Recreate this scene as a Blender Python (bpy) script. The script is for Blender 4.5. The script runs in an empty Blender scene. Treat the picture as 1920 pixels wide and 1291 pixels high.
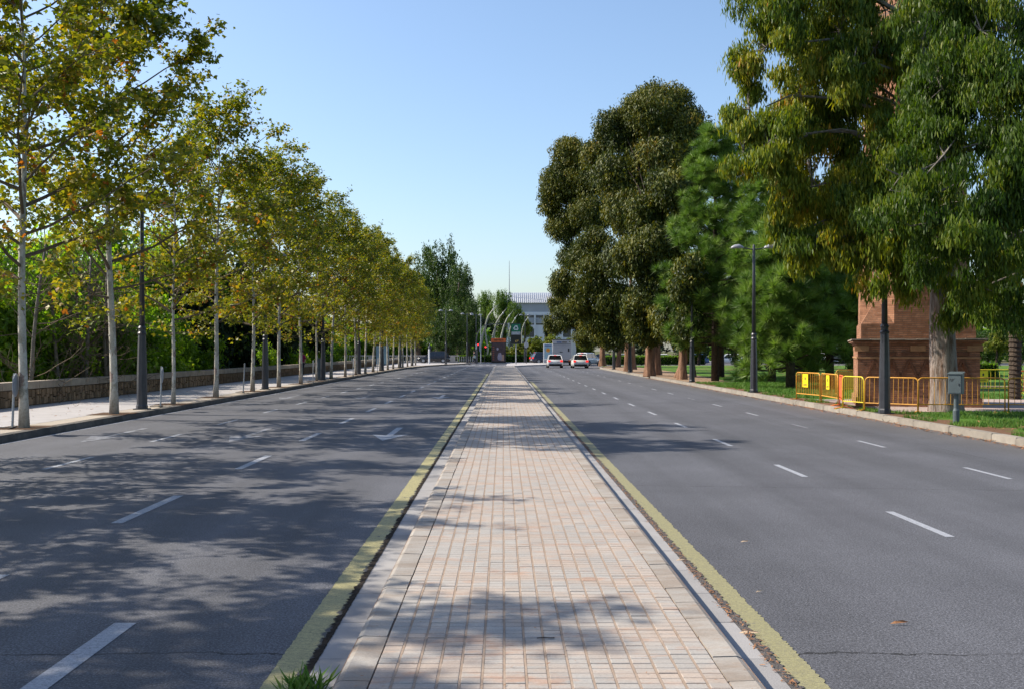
import bpy, bmesh, math, random
import numpy as np
from mathutils import Vector, Matrix
R = math.radians
random.seed(7); RNG = np.random.default_rng(11)
scene = bpy.context.scene
C = scene.collection

# ------------------------------------------------------------------ camera, sky, sun, exposure
FPX = 1900.0; VX, VY, EYE = 943.0, 658.0, 1.85        # focal length in photo pixels, vanishing point, eye height
cam_d = bpy.data.cameras.new('camera'); cam = bpy.data.objects.new('camera', cam_d); C.objects.link(cam)
cam.location = (0, 0, EYE); cam.rotation_euler = (R(90), 0, 0)
cam_d.sensor_width = 36.0; cam_d.lens = 36.0 * FPX / 1920.0
cam_d.shift_x = (960 - VX) / 1920.0; cam_d.shift_y = (VY - 645.5) / 1920.0
cam_d.clip_start = 0.1; cam_d.clip_end = 9000
scene.camera = cam
SUN_EL = 41.5; SUN_AZ = -78.0                            # azimuth clockwise from +Y
world = bpy.data.worlds.new('World'); scene.world = world; world.use_nodes = True
wn = world.node_tree; wn.nodes.clear()
sky = wn.nodes.new('ShaderNodeTexSky'); sky.sky_type = 'NISHITA'; sky.sun_disc = False
sky.sun_elevation = R(SUN_EL); sky.sun_rotation = R(SUN_AZ); sky.air_density = 1.05; sky.dust_density = 1.4; sky.ozone_density = 3.2
bg = wn.nodes.new('ShaderNodeBackground'); bg.inputs['Strength'].default_value = 0.12
wo = wn.nodes.new('ShaderNodeOutputWorld')
wn.links.new(sky.outputs[0], bg.inputs[0]); wn.links.new(bg.outputs[0], wo.inputs[0])
sun_d = bpy.data.lights.new('sun', 'SUN'); sun_d.energy = 5.0; sun_d.angle = R(0.53); sun_d.color = (1.0, 0.90, 0.76)
sun = bpy.data.objects.new('sun', sun_d); C.objects.link(sun)
sdir = Vector((math.sin(R(SUN_AZ)) * math.cos(R(SUN_EL)), math.cos(R(SUN_AZ)) * math.cos(R(SUN_EL)), math.sin(R(SUN_EL))))
sun.rotation_euler = sdir.to_track_quat('Z', 'Y').to_euler(); sun.location = sdir * 60
scene.view_settings.view_transform = 'Standard'; scene.view_settings.look = 'None'
scene.view_settings.exposure = 0.8; scene.view_settings.gamma = 1.0; scene.view_settings.use_curve_mapping = False
scene.render.engine = 'CYCLES'
scene.cycles.max_bounces = 6; scene.cycles.transparent_max_bounces = 8; scene.cycles.diffuse_bounces = 3

def at(x, y, z):      # point at photo pixel and depth in metres
    return ((x - VX) * z / FPX, z, EYE - (y - VY) * z / FPX)

# ------------------------------------------------------------------ materials
MATS = {}
class NT:
    def __init__(s, name):
        m = bpy.data.materials.new(name); m.use_nodes = True; s.m = m; s.t = m.node_tree; s.t.nodes.clear()
        s.out = s.n('OutputMaterial'); s.pos = None
    def n(s, typ, **kw):
        nd = s.t.nodes.new('ShaderNode' + typ)
        for k, v in kw.items():
            if k.startswith('_'): setattr(nd, k[1:], v)
            else: nd.inputs[k.replace('__', ' ')].default_value = v
        return nd
    def l(s, a, b): s.t.links.new(a, b)
    def P(s):
        if s.pos is None: s.pos = s.n('NewGeometry').outputs['Position']
        return s.pos
    def scaled(s, sc):
        mp = s.n('Mapping'); mp.inputs['Scale'].default_value = sc; s.l(s.P(), mp.inputs['Vector']); return mp.outputs[0]
    def noise(s, scale, detail=4, vec=None, rough=.55):
        nd = s.n('TexNoise', Scale=scale, Detail=detail, Roughness=rough); s.l(vec if vec is not None else s.P(), nd.inputs['Vector']); return nd.outputs['Fac']
    def ramp(s, fac, stops, interp='LINEAR'):
        r = s.n('ValToRGB'); r.color_ramp.interpolation = interp
        els = r.color_ramp.elements
        while len(els) < len(stops): els.new(0.5)
        for e, (p, c) in zip(els, stops):
            e.position = p; e.color = (c, c, c, 1) if isinstance(c, (int, float)) else (*c, 1)
        s.l(fac, r.inputs[0]); return r.outputs[0]
    def mix(s, fac, a, b, mode='MIX'):
        m = s.n('Mix'); m.data_type = 'RGBA'; m.blend_type = mode
        for sock, v in ((m.inputs[0], fac), (m.inputs[6], a), (m.inputs[7], b)):
            if isinstance(v, (int, float)): sock.default_value = v
            elif isinstance(v, tuple): sock.default_value = (*v, 1)
            else: s.l(v, sock)
        return m.outputs[2]
    def math(s, op, a, b=None, c=None):
        m = s.n('Math'); m.operation = op
        for i, v in enumerate((a, b, c)):
            if v is None: continue
            if isinstance(v, (int, float)): m.inputs[i].default_value = v
            else: s.l(v, m.inputs[i])
        return m.outputs[0]
    def bump(s, h, strength, dist):
        b = s.n('Bump', Strength=strength, Distance=dist); s.l(h, b.inputs['Height']); return b.outputs[0]
    def pbsdf(s, col, rough=.7, spec=.4, metal=0., normal=None, **kw):
        p = s.n('BsdfPrincipled', Metallic=metal)
        if isinstance(rough, (int, float)): p.inputs['Roughness'].default_value = rough
        else: s.l(rough, p.inputs['Roughness'])
        p.inputs['Specular IOR Level'].default_value = spec
        if isinstance(col, tuple): p.inputs['Base Color'].default_value = (*col, 1)
        else: s.l(col, p.inputs['Base Color'])
        if normal is not None: s.l(normal, p.inputs['Normal'])
        for k, v in kw.items(): p.inputs[k.replace('__', ' ')].default_value = v
        s.l(p.outputs[0], s.out.inputs[0]); return p

def simple(name, c1, c2=None, scale=3., rough=.7, spec=.35, metal=0., bump=0., bscale=40., bdist=.01, obj_var=0., **kw):
    if name in MATS: return MATS[name]
    t = NT(name); c2 = c2 or tuple(v * .8 for v in c1)
    col = t.mix(t.ramp(t.noise(scale, 5), [(.3, 0.), (.7, 1.)]), c1, c2)
    if obj_var:
        r = t.n('ObjectInfo').outputs['Random']
        f = t.math('MULTIPLY_ADD', r, obj_var * 2, 1 - obj_var)
        h = t.n('HueSaturation'); t.l(f, h.inputs['Value']); t.l(col, h.inputs['Color']); col = h.outputs[0]
    nrm = t.bump(t.noise(bscale, 4), bump, bdist) if bump else None
    t.pbsdf(col, rough, spec, metal, nrm, **kw)
    MATS[name] = t.m; return t.m

def emis(name, col, strength):
    t = NT(name); t.pbsdf(tuple(v * .5 for v in col), .4, .4, Emission__Color=(*col, 1), Emission__Strength=strength)
    MATS[name] = t.m; return t.m

def leafmat(name, stops, rough=.55, trans=.35, spec=.3, tcol=(1.25, 1.25, .55)):
    t = NT(name); a = t.n('Attribute'); a.attribute_name = 'tone'
    col = t.ramp(a.outputs['Fac'], stops)
    p = t.n('BsdfPrincipled', Roughness=rough); p.inputs['Specular IOR Level'].default_value = spec; t.l(col, p.inputs['Base Color'])
    tr = t.n('BsdfTranslucent'); t.l(t.mix(1., col, tcol, 'MULTIPLY'), tr.inputs['Color'])
    ms = t.n('MixShader'); ms.inputs[0].default_value = trans; t.l(p.outputs[0], ms.inputs[1]); t.l(tr.outputs[0], ms.inputs[2])
    t.l(ms.outputs[0], t.out.inputs[0]); MATS[name] = t.m; return t.m

def asphalt():
    t = NT('asphalt')
    fine = t.ramp(t.noise(62, 5, rough=.85), [(.34, .35), (.5, .95), (.64, 1.95)])
    vor = t.n('TexVoronoi', Scale=75.); t.l(t.P(), vor.inputs['Vector'])
    sx0 = t.n('SeparateXYZ'); t.l(t.P(), sx0.inputs[0])
    trk_ = t.math('COSINE', t.math('MULTIPLY', sx0.outputs[0], 2 * math.pi / 1.435)); trk_ = t.math('MULTIPLY_ADD', t.math('MULTIPLY', trk_, t.noise(.5, 3, t.scaled((1, .12, 1)))), .16, 1.0)
    sp = t.ramp(vor.outputs['Distance'], [(.0, 1.5), (.35, 1.), (.8, .72)])
    big = t.ramp(t.noise(.35, 6, rough=.65), [(.3, .80), (.7, 1.18)])
    streak = t.ramp(t.noise(1., 4, t.scaled((1.6, .03, 1))), [(.35, .88), (.65, 1.12)])
    col = t.mix(1., (.080, .083, .096), fine, 'MULTIPLY')
    for f in (sp, big, streak, trk_): col = t.mix(1., col, f, 'MULTIPLY')
    sx = t.n('SeparateXYZ'); t.l(t.P(), sx.inputs[0])
    wob = t.math('MULTIPLY_ADD', t.noise(1.3, 6, rough=.7), .35, -.17)
    crack = None
    for y0, x0, x1, w, slope in ((6.2, -12, 12, .011, .0), (33., -10, -1.5, .02, .0), (14.2, 1.7, 10.2, .008, .10), (24., -10, -3, .014, 1.6), (47., 2, 10.2, .03, .0), (19., 3., 10.3, .012, -1.9)):
        d = t.math('ABSOLUTE', t.math('SUBTRACT', t.math('ADD', t.math('ADD', sx.outputs[1], wob), t.math('MULTIPLY', sx.outputs[0], slope)), y0))
        m = t.math('MULTIPLY', t.math('LESS_THAN', d, t.math('MULTIPLY', t.noise(3., 3), w * 2)), t.math('MULTIPLY', t.math('GREATER_THAN', sx.outputs[0], x0), t.math('LESS_THAN', sx.outputs[0], x1)))
        crack = m if crack is None else t.math('MAXIMUM', crack, m)
    # long joint in the right carriageway
    d = t.math('ABSOLUTE', t.math('SUBTRACT', t.math('ADD', sx.outputs[0], t.math('MULTIPLY', wob, .25)), 8.35))
    crack = t.math('MAXIMUM', crack, t.math('LESS_THAN', d, t.math('MULTIPLY', t.noise(2., 3), .016)))
    crack = t.math('MULTIPLY', crack, t.ramp(t.noise(.9, 3), [(.38, 0.), (.5, 1.)]))
    col = t.mix(crack, col, (.018, .018, .02))
    # sandy bleaching along the right kerb
    e = t.ramp(t.math('DIVIDE', sx.outputs[0], 10.3), [(.84, 0.), (.99, 1.)])
    col = t.mix(t.math('MULTIPLY', e, .45), col, (.125, .112, .10))
    h = t.math('ADD', t.noise(130, 3, rough=.7), t.math('MULTIPLY', vor.outputs['Distance'], .6))
    t.pbsdf(col, .78, .35, normal=t.bump(h, .55, .006)); MATS['asphalt'] = t.m

def paint(name, colr, wear, under=(.08, .082, .092), xwear=None):
    t = NT(name)
    n = t.noise(14, 6, rough=.7); n2 = t.noise(2.2, 4, t.scaled((1, 1, 1)))
    f = t.math('ADD', t.math('MULTIPLY', n, .6), t.math('MULTIPLY', n2, .4))
    if xwear:
        sx = t.n('SeparateXYZ'); t.l(t.P(), sx.inputs[0])
        g = t.math('ABSOLUTE', t.math('SUBTRACT', sx.outputs[0], xwear[0]))
        f = t.math('SUBTRACT', f, t.math('MULTIPLY', t.math('MAXIMUM', t.math('SUBTRACT', xwear[1], g), 0.), xwear[2]))
    m = t.ramp(f, [(wear - .02, 0.), (wear + .03, 1.)])
    cr = t.noise(9, 5, t.scaled((1, 3, 1)), rough=.8)
    m = t.math('MULTIPLY', m, t.ramp(t.math('ABSOLUTE', t.math('SUBTRACT', cr, .5)), [(.004, .0), (.014, 1.)]))
    grime = t.ramp(t.noise(45, 4, rough=.7), [(.3, .7), (.65, 1.05)])
    c = t.mix(1., colr, grime, 'MULTIPLY')
    col = t.mix(m, under, c)
    t.pbsdf(col, .65, .3, normal=t.bump(t.noise(130, 3, rough=.7), .4, .005)); MATS[name] = t.m

def paving(name, a, b, c, rv):
    t = NT(name)
    n1 = t.noise(1.5, 6, t.scaled((.8, 2.2, 1)), rough=.65)
    col = t.mix(t.ramp(n1, [(.40, 0.), (.56, 1.)]), a, b)
    n2 = t.noise(2.3, 6, t.scaled((1., 2.6, 5)), rough=.7)
    col = t.mix(t.ramp(n2, [(.54, 0.), (.68, .75)]), col, c)
    n3 = t.noise(5.5, 5, t.scaled((1, 2, 3)), rough=.7)
    col = t.mix(t.ramp(n3, [(.60, 0.), (.72, .6)]), col, (.25, .255, .25))
    r = t.n('ObjectInfo').outputs['Random'] if rv else t.ramp(t.noise(3.1, 2), [(.3, 0.), (.7, 1.)])
    f = t.math('MULTIPLY_ADD', r, .16, .92)
    h = t.n('HueSaturation'); t.l(f, h.inputs['Value']); t.l(col, h.inputs['Color'])
    g = t.ramp(t.noise(60, 5, rough=.75), [(.3, .82), (.7, 1.1)])
    col = t.mix(1., h.outputs[0], g, 'MULTIPLY')
    t.pbsdf(col, .8, .25, normal=t.bump(t.noise(38, 6, t.scaled((1, 2, 1)), rough=.7), .5, .004)); MATS[name] = t.m

def brickmat():
    t = NT('brick_masonry')
    tc = t.n('TexCoord'); sp = t.n('SeparateXYZ'); t.l(tc.outputs['Object'], sp.inputs[0])
    cb = t.n('CombineXYZ'); t.l(t.math('ADD', sp.outputs[0], sp.outputs[1]), cb.inputs[0]); t.l(sp.outputs[2], cb.inputs[1])
    br = t.n('TexBrick', Scale=1., Mortar__Size=.007, Bias=.0, Brick__Width=.26, Row__Height=.062)
    br.inputs['Color1'].default_value = (.23, .105, .058, 1); br.inputs['Color2'].default_value = (.34, .175, .105, 1); br.inputs['Mortar'].default_value = (.19, .12, .09, 1)
    t.l(cb.outputs[0], br.inputs['Vector'])
    big = t.ramp(t.noise(.9, 6, tc.outputs['Object'], .65), [(.3, .7), (.7, 1.2)])
    st = t.ramp(t.noise(7, 5, tc.outputs['Object'], .7), [(.3, .75), (.7, 1.2)])
    col = t.mix(1., t.mix(1., br.outputs['Color'], big, 'MULTIPLY'), st, 'MULTIPLY')
    hh = t.math('ADD', t.math('MULTIPLY', br.outputs['Fac'], -1.), t.math('MULTIPLY', t.noise(30, 4, tc.outputs['Object']), .4))
    t.pbsdf(col, .88, .2, normal=t.bump(hh, .8, .012)); MATS['brick'] = t.m

def planebark():
    t = NT('plane_bark'); tc = t.n('TexCoord').outputs['Object']
    v = t.n('TexVoronoi', Scale=9., Randomness=1.)
    mp = t.n('Mapping'); mp.inputs['Scale'].default_value = (1, 1, .45); 
    nz = t.n('TexNoise', Scale=6., Detail=3.); t.l(tc, nz.inputs['Vector'])
    ad = t.mix(.12, tc, nz.outputs['Color'], 'ADD'); t.l(ad, mp.inputs[0]); t.l(mp.outputs[0], v.inputs['Vector'])
    cc = t.n('SeparateColor'); t.l(v.outputs['Color'], cc.inputs[0])
    col = t.ramp(cc.outputs[0], [(0, (.40, .37, .29)), (.35, (.47, .44, .36)), (.6, (.30, .28, .21)), (.78, (.24, .22, .15)), (.9, (.19, .11, .07))], 'CONSTANT')
    col = t.mix(.35, col, t.ramp(t.noise(22, 5, tc, .7), [(.3, .12), (.7, .6)]))
    t.pbsdf(col, .8, .25, normal=t.bump(v.outputs['Distance'], .5, .01)); MATS['plane_bark'] = t.m

def strapbark(name, a, b, c):
    t = NT(name); tc = t.n('TexCoord').outputs['Object']
    mp = t.n('Mapping'); mp.inputs['Scale'].default_value = (1, 1, .16); mp.inputs['Rotation'].default_value = (.05, .08, 0); t.l(tc, mp.inputs[0])
    n = t.noise(5.5, 7, mp.outputs[0], .7)
    col = t.ramp(n, [(.3, a), (.48, b), (.62, c), (.75, a)])
    col = t.mix(.3, col, t.ramp(t.noise(25, 5, mp.outputs[0], .7), [(.3, 0.), (.7, .4)]), 'OVERLAY')
    t.pbsdf(col, .85, .2, normal=t.bump(n, 1., .06)); MATS[name] = t.m

def ground_mat(name, grass1, grass2, dirt, thr, kerbx=None):
    t = NT(name)
    n = t.noise(.55, 6, rough=.65); f = n
    if kerbx is not None:
        sx = t.n('SeparateXYZ'); t.l(t.P(), sx.inputs[0])
        edge = t.ramp(t.math('SUBTRACT', sx.outputs[0], kerbx), [(0., .30), (1., .0)])
        f = t.math('ADD', n, edge)
    g = t.mix(t.noise(9, 5, rough=.7), grass1, grass2)
    d = t.mix(t.noise(18, 5, rough=.7), dirt, tuple(v * .55 for v in dirt))
    col = t.mix(t.ramp(f, [(thr - .03, 0.), (thr + .05, 1.)]), g, d)
    t.pbsdf(col, .95, .1, normal=t.bump(t.noise(30, 5, rough=.7), 1., .03)); MATS[name] = t.m

asphalt()
paint('white_paint', (.33, .35, .39), .38); paint('faded_paint', (.22, .23, .26), .47)
paint('yellow_paint_left', (.34, .31, .15), .37, (.04, .04, .044), (-1.13, .06, 4.)); paint('yellow_paint_right', (.26, .245, .13), .38, (.12, .11, .10))
PA, PB, PCc = (.345, .288, .245), (.315, .298, .278), (.35, .22, .155)
paving('paver', PA, PB, PCc, True); paving('paver_joined', PA, PB, PCc, False)
paving('paver_grey', (.27, .25, .23), (.23, .225, .22), (.29, .24, .19), False)
paving('kerb_pale', (.235, .20, .168), (.30, .28, .255), (.26, .19, .14), True)
simple('mortar', (.25, .19, .145), (.32, .255, .205), 9, .9, .1, bump=.6, bscale=70)
simple('mortar_dark', (.17, .12, .09), (.25, .18, .14), 9, .95, .1, bump=.6, bscale=70)
simple('gutter', (.28, .275, .275), (.23, .225, .225), 2.5, .8, .2, bump=.3, bscale=80, obj_var=.12)
simple('debris', (.012, .011, .010), (.04, .032, .026), 30, .95, .1, bump=1., bscale=90)
simple('gravel_joint', (.12, .11, .105), (.06, .058, .06), 55, .95, .1, bump=1., bscale=90)
simple('kerb_concrete', (.20, .18, .155), (.28, .255, .22), 3.5, .85, .2, bump=.5, bscale=50, obj_var=.1)
simple('kerb_dark', (.065, .06, .056), (.12, .112, .10), 3.5, .85, .2, bump=.5, bscale=50, obj_var=.1)  # kerb concrete with the left face's shade put into its colour; also sign feet
simple('sidewalk', (.36, .345, .345), (.30, .29, .29), 1.6, .85, .2, bump=.2, bscale=60)
simple('kerb_slab', (.36, .31, .25), (.30, .27, .23), 2.2, .85, .2, bump=.3, bscale=60, obj_var=.08)
simple('soil', (.11, .065, .04), (.06, .04, .028), 14, .95, .1, bump=1., bscale=40)
simple('wall_stone', (.27, .185, .115), (.17, .12, .08), 5, .9, .15, bump=.9, bscale=18, bdist=.03, obj_var=.35)
simple('coping', (.35, .30, .24), (.24, .205, .17), 2.5, .85, .2, bump=.5, bscale=40, obj_var=.14)
simple('wall_mortar', (.10, .08, .06), (.06, .05, .04), 10, .95, .1, bump=1., bscale=30)
simple('balustrade_stone', (.42, .39, .35), (.33, .31, .28), 2, .85, .2, bump=.3)
simple('lamp_iron', (.022, .024, .032), (.035, .038, .048), 5, .38, .5, bump=.15, bscale=60)
simple('lamp_grey', (.28, .29, .32), (.22, .23, .26), 5, .4, .5)
simple('galvanised', (.36, .38, .40), (.26, .28, .30), 12, .45, .5, .6)
simple('cabinet_grey', (.075, .10, .11), (.06, .08, .088), 5, .5, .4, bump=.1)
simple('rubber', (.015, .015, .016), (.03, .028, .027), 20, .8, .3)
simple('white_enamel', (.70, .71, .72), (.60, .61, .63), 3, .35, .5)
simple('barrier_yellow', (.62, .31, .035), (.48, .22, .03), 9, .5, .4, bump=.15)
simple('barrier_bright', (.66, .52, .02), (.52, .40, .03), 9, .5, .4, bump=.15)
simple('barrier_orange', (.70, .12, .03), (.55, .09, .03), 9, .5, .4)
simple('placard_yellow', (.75, .58, .01), (.68, .52, .01), 9, .5, .4)
simple('print_dark', (.03, .03, .03), rough=.6)
simple('bark_dark', (.085, .065, .05), (.04, .032, .027), 8, .95, .1, bump=1., bscale=16, bdist=.05)
simple('bark_grey', (.22, .20, .17), (.13, .115, .10), 8, .9, .1, bump=1., bscale=20, bdist=.03)
simple('twig', (.15, .12, .085), (.09, .07, .05), 8, .9, .1)
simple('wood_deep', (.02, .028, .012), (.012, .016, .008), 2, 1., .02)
simple('sandstone', (.36, .21, .11), (.26, .155, .085), 6, .9, .2, bump=.7, bscale=25)
simple('brick_shaded', (.11, .055, .035), (.16, .08, .05), 8, .95, .1, bump=.8, bscale=30)  # brick darkened to stand for shade in the pedestal's recesses
simple('plaza', (.36, .28, .25), (.30, .25, .23), 3, .9, .2, bump=.2)
simple('building_white', (.62, .64, .68), (.55, .57, .62), .1, .7, .3)
simple('building_grey', (.34, .36, .40), (.27, .29, .33), .25, .7, .3, bump=.4, bscale=1.)
simple('building_glass', (.03, .035, .045), (.05, .055, .065), 1, .15, .6)
simple('roof_metal', (.40, .42, .45), (.35, .37, .40), .4, .4, .5, .3)
simple('car_white', (.62, .63, .64), (.58, .59, .60), 1, .25, .6, **{'Coat Weight': .6} ); simple('car_taxi', (.60, .60, .58), (.56, .56, .54), 1, .25, .6)
simple('car_silver', (.42, .44, .47), (.40, .42, .45), 1, .3, .6, .4); simple('car_navy', (.02, .028, .05), (.025, .03, .055), 1, .25, .6)
simple('car_blue', (.04, .09, .22), (.05, .1, .24), 1, .25, .6); simple('car_black', (.015, .015, .018), rough=.25, spec=.6)
simple('car_glass', (.012, .015, .018), rough=.06, spec=.8); simple('truck_box', (.40, .39, .40), (.34, .33, .34), .8, .5, .4); simple('truck_side', (.60, .60, .58), (.55, .55, .52), .8, .5, .4)
simple('skin', (.50, .30, .21), rough=.6); simple('hair_dark', (.02, .014, .01), rough=.7)
simple('cloth_magenta', (.33, .02, .10), rough=.9); simple('cloth_dark', (.02, .022, .035), rough=.9); simple('cloth_pale', (.35, .42, .42), rough=.9)
simple('sign_green', (.005, .14, .07), (.005, .12, .06), 2, .4, .5); simple('sign_black', (.012, .014, .014), rough=.35, spec=.5); simple('sign_white', (.65, .68, .68), rough=.5)
simple('sign_grey', (.32, .34, .37), (.25, .27, .3), 4, .5)
simple('kiosk_orange', (.60, .13, .03), (.5, .10, .025), 2, .5); simple('poster_dark', (.045, .028, .035), (.09, .055, .05), 3, .4); simple('poster_pale', (.40, .36, .40), (.25, .2, .25), 3, .4); simple('poster_blue', (.25, .38, .44), (.16, .28, .38), 1.2, .35)
simple('sculpture_white', (.30, .31, .25), (.24, .25, .2), 1, .45, .4)
simple('dry_leaf', (.33, .17, .08), (.22, .10, .05), 30, .8, .2); simple('pale_leaf', (.55, .42, .30), (.45, .33, .22), 30, .7, .2)
simple('tar', (.012, .012, .013), rough=.9)
tail_red = emis('tail_red', (1., .03, .02), .7); signal_red = emis('signal_red', (1., .03, .03), 2.2); led_amber = emis('led_amber', (.9, .62, .15), .12)
brickmat(); planebark()
strapbark('euc_bark', (.22, .185, .165), (.31, .265, .24), (.13, .078, .052)); strapbark('euc_bark_red', (.22, .115, .07), (.28, .16, .10), (.11, .06, .04))
ground_mat('lawn', (.050, .125, .014), (.085, .165, .026), (.19, .11, .07), .57, 10.3)
ground_mat('earth', (.05, .08, .025), (.07, .10, .03), (.15, .11, .07), .5)
ground_mat('dirt_verge', (.28, .19, .12), (.22, .15, .10), (.33, .24, .17), .5)
grass_leaf = leafmat('grass_blade', [(0, (.035, .10, .012)), (.6, (.075, .18, .022)), (1, (.18, .24, .06))], .6, .3)
plane_leaf = leafmat('plane_leaf', [(0, (.05, .09, .009)), (.4, (.13, .17, .013)), (.72, (.24, .235, .02)), (.92, (.33, .23, .025)), (1, (.28, .10, .02))], .5, .46, .35, (1.5, 1.35, .35))
euc_leaf = leafmat('gum_leaf', [(0, (.025, .065, .009)), (.35, (.08, .135, .014)), (.65, (.20, .235, .02)), (.88, (.36, .31, .03)), (1, (.42, .20, .035))], .5, .42, .25, (1.3, 1.2, .4))
euc_leaf_green = leafmat('gum_leaf_green', [(0, (.018, .045, .007)), (.45, (.065, .115, .011)), (.8, (.17, .20, .018)), (1, (.33, .27, .03))], .5, .40, .25, (1.2, 1.3, .4))
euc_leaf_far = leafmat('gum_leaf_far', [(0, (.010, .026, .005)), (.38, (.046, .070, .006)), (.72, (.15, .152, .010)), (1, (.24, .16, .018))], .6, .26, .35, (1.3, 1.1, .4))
pine_leaf = leafmat('pine_needle', [(0, (.028, .07, .013)), (.5, (.115, .20, .03)), (1, (.28, .38, .07))], .5, .25, .35, (1., 1.2, .5))
park_leaf = leafmat('park_leaf', [(0, (.03, .065, .01)), (.5, (.13, .235, .022)), (.85, (.25, .38, .03)), (1, (.38, .43, .06))], .42, .6, .45, (1.3, 1.4, .3))
mid_leaf = leafmat('dusky_leaf', [(0, (.012, .032, .007)), (.5, (.035, .075, .012)), (1, (.10, .15, .02))], .55, .25)
dark_leaf = leafmat('conifer_leaf', [(0, (.008, .018, .008)), (.6, (.016, .036, .014)), (1, (.03, .06, .02))], .7, .1, .2)
shrub_leaf = leafmat('shrub_leaf', [(0, (.06, .09, .012)), (.5, (.13, .17, .02)), (1, (.26, .25, .04))], .5, .35, .3)

# ------------------------------------------------------------------ object helpers
def tag(o, label=None, cat=None, group=None, kind=None):
    if label: o['label'] = label
    if cat: o['category'] = cat
    if group: o['group'] = group
    if kind: o['kind'] = kind
    return o
def empty(name, loc=(0, 0, 0), rz=0., **kw):
    o = bpy.data.objects.new(name, None); C.objects.link(o); o.location = loc; o.rotation_euler = (0, 0, rz); o.empty_display_size = .2
    return tag(o, **kw)
def link(name, me, m=None, parent=None, loc=(0, 0, 0), rz=0., smooth=False, **kw):
    if m is not None and not me.materials: me.materials.append(MATS[m] if isinstance(m, str) else m)
    if smooth:
        me.polygons.foreach_set('use_smooth', [True] * len(me.polygons))
    o = bpy.data.objects.new(name, me); C.objects.link(o); o.location = loc
    if rz: o.rotation_euler = (0, 0, rz)
    if parent: o.parent = parent
    return tag(o, **kw)
def children(o): return [c for c in C.objects if c.parent == o]
KIDS = {}
def copy_tree(o, parent=None):
    c = o.copy(); C.objects.link(c); c.parent = parent
    if o not in KIDS: KIDS[o] = [x for x in C.objects if x.parent == o]
    for k in KIDS[o]: copy_tree(k, c)
    return c

class MB:
    """collects simple solids into one mesh"""
    def __init__(s): s.v = []; s.f = []
    def add(s, vs, fs):
        b = len(s.v); s.v += [tuple(v) for v in vs]; s.f += [tuple(b + i for i in f) for f in fs]; return s
    def box(s, c, d, rz=0., taper=1.):
        x, y, z = d[0] / 2, d[1] / 2, d[2] / 2; vs = []
        ca, sa = math.cos(rz), math.sin(rz)
        for k, q in ((-z, 1.), (z, taper)):
            for i, j in ((-x, -y), (x, -y), (x, y), (-x, y)):
                i, j = i * q, j * q
                vs.append((c[0] + i * ca - j * sa, c[1] + i * sa + j * ca, c[2] + k))
        return s.add(vs, [(3, 2, 1, 0), (4, 5, 6, 7), (0, 1, 5, 4), (1, 2, 6, 5), (2, 3, 7, 6), (3, 0, 4, 7)])
    def tube(s, pts, rad, n=8, cap=True):
        pts = [Vector(p) for p in pts]; rad = rad if hasattr(rad, '__len__') else [rad] * len(pts); rings = []
        up = Vector((0, 0, 1)); prev = None
        for i, p in enumerate(pts):
            d = (pts[min(i + 1, len(pts) - 1)] - pts[max(i - 1, 0)]).normalized()
            if prev is None:
                a = d.cross(up) if abs(d.z) < .95 else d.cross(Vector((0, 1, 0)))
            else: a = prev - d * prev.dot(d)
            a.normalize(); prev = a; b = d.cross(a)
            rings.append([p + (a * math.cos(t) + b * math.sin(t)) * rad[i] for t in (2 * math.pi * k / n for k in range(n))])
        vs = [v for r in rings for v in r]; fs = []
        for i in range(len(pts) - 1):
            for k in range(n):
                k2 = (k + 1) % n; fs.append((i * n + k, i * n + k2, (i + 1) * n + k2, (i + 1) * n + k))
        if cap: fs += [tuple(range(n - 1, -1, -1)), tuple((len(pts) - 1) * n + k for k in range(n))]
        return s.add(vs, fs)
    def lathe(s, prof, n=16, c=(0, 0, 0), sx=1., sy=1., rot=0.):
        vs = []; fs = []
        for r, z in prof:
            for k in range(n):
                t = 2 * math.pi * (k + .5) / n + rot; vs.append((c[0] + r * math.cos(t) * sx, c[1] + r * math.sin(t) * sy, c[2] + z))
        for i in range(len(prof) - 1):
            for k in range(n):
                k2 = (k + 1) % n; fs.append((i * n + k, i * n + k2, (i + 1) * n + k2, (i + 1) * n + k))
        fs += [tuple(range(n - 1, -1, -1)), tuple((len(prof) - 1) * n + k for k in range(n))]
        return s.add(vs, fs)
    def prism(s, poly, z0, z1):
        n = len(poly); vs = [(x, y, z0) for x, y in poly] + [(x, y, z1) for x, y in poly]
        return s.add(vs, [tuple(range(n - 1, -1, -1)), tuple(range(n, 2 * n))] + [(i, (i + 1) % n, n + (i + 1) % n, n + i) for i in range(n)])
    def quad(s, a, b, c, d): return s.add([a, b, c, d], [(0, 1, 2, 3)])
    def mesh(s, name='mesh'):
        me = bpy.data.meshes.new(name); me.from_pydata(s.v, [], s.f); me.update()
        bm = bmesh.new(); bm.from_mesh(me); bmesh.ops.recalc_face_normals(bm, faces=bm.faces); bm.to_mesh(me); bm.free()
        return me
    def build(s, name, m, parent=None, bevel=0., smooth=False, **kw):
        me = s.mesh(name)
        if bevel:
            bm = bmesh.new(); bm.from_mesh(me)
            bmesh.ops.bevel(bm, geom=[e for e in bm.edges if len(e.link_faces) == 2 and e.calc_face_angle(0) > .5], offset=bevel, segments=2, affect='EDGES', profile=.5)
            bm.to_mesh(me); bm.free()
        return link(name, me, m, parent, smooth=smooth, **kw)

def sheet(name, poly, z, m, parent=None, **kw):
    me = bpy.data.meshes.new(name); me.from_pydata([(x, y, z) for x, y in poly], [], [tuple(range(len(poly)))]); me.update()
    if me.polygons[0].normal.z < 0: me.flip_normals()
    return link(name, me, m, parent, **kw)

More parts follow.
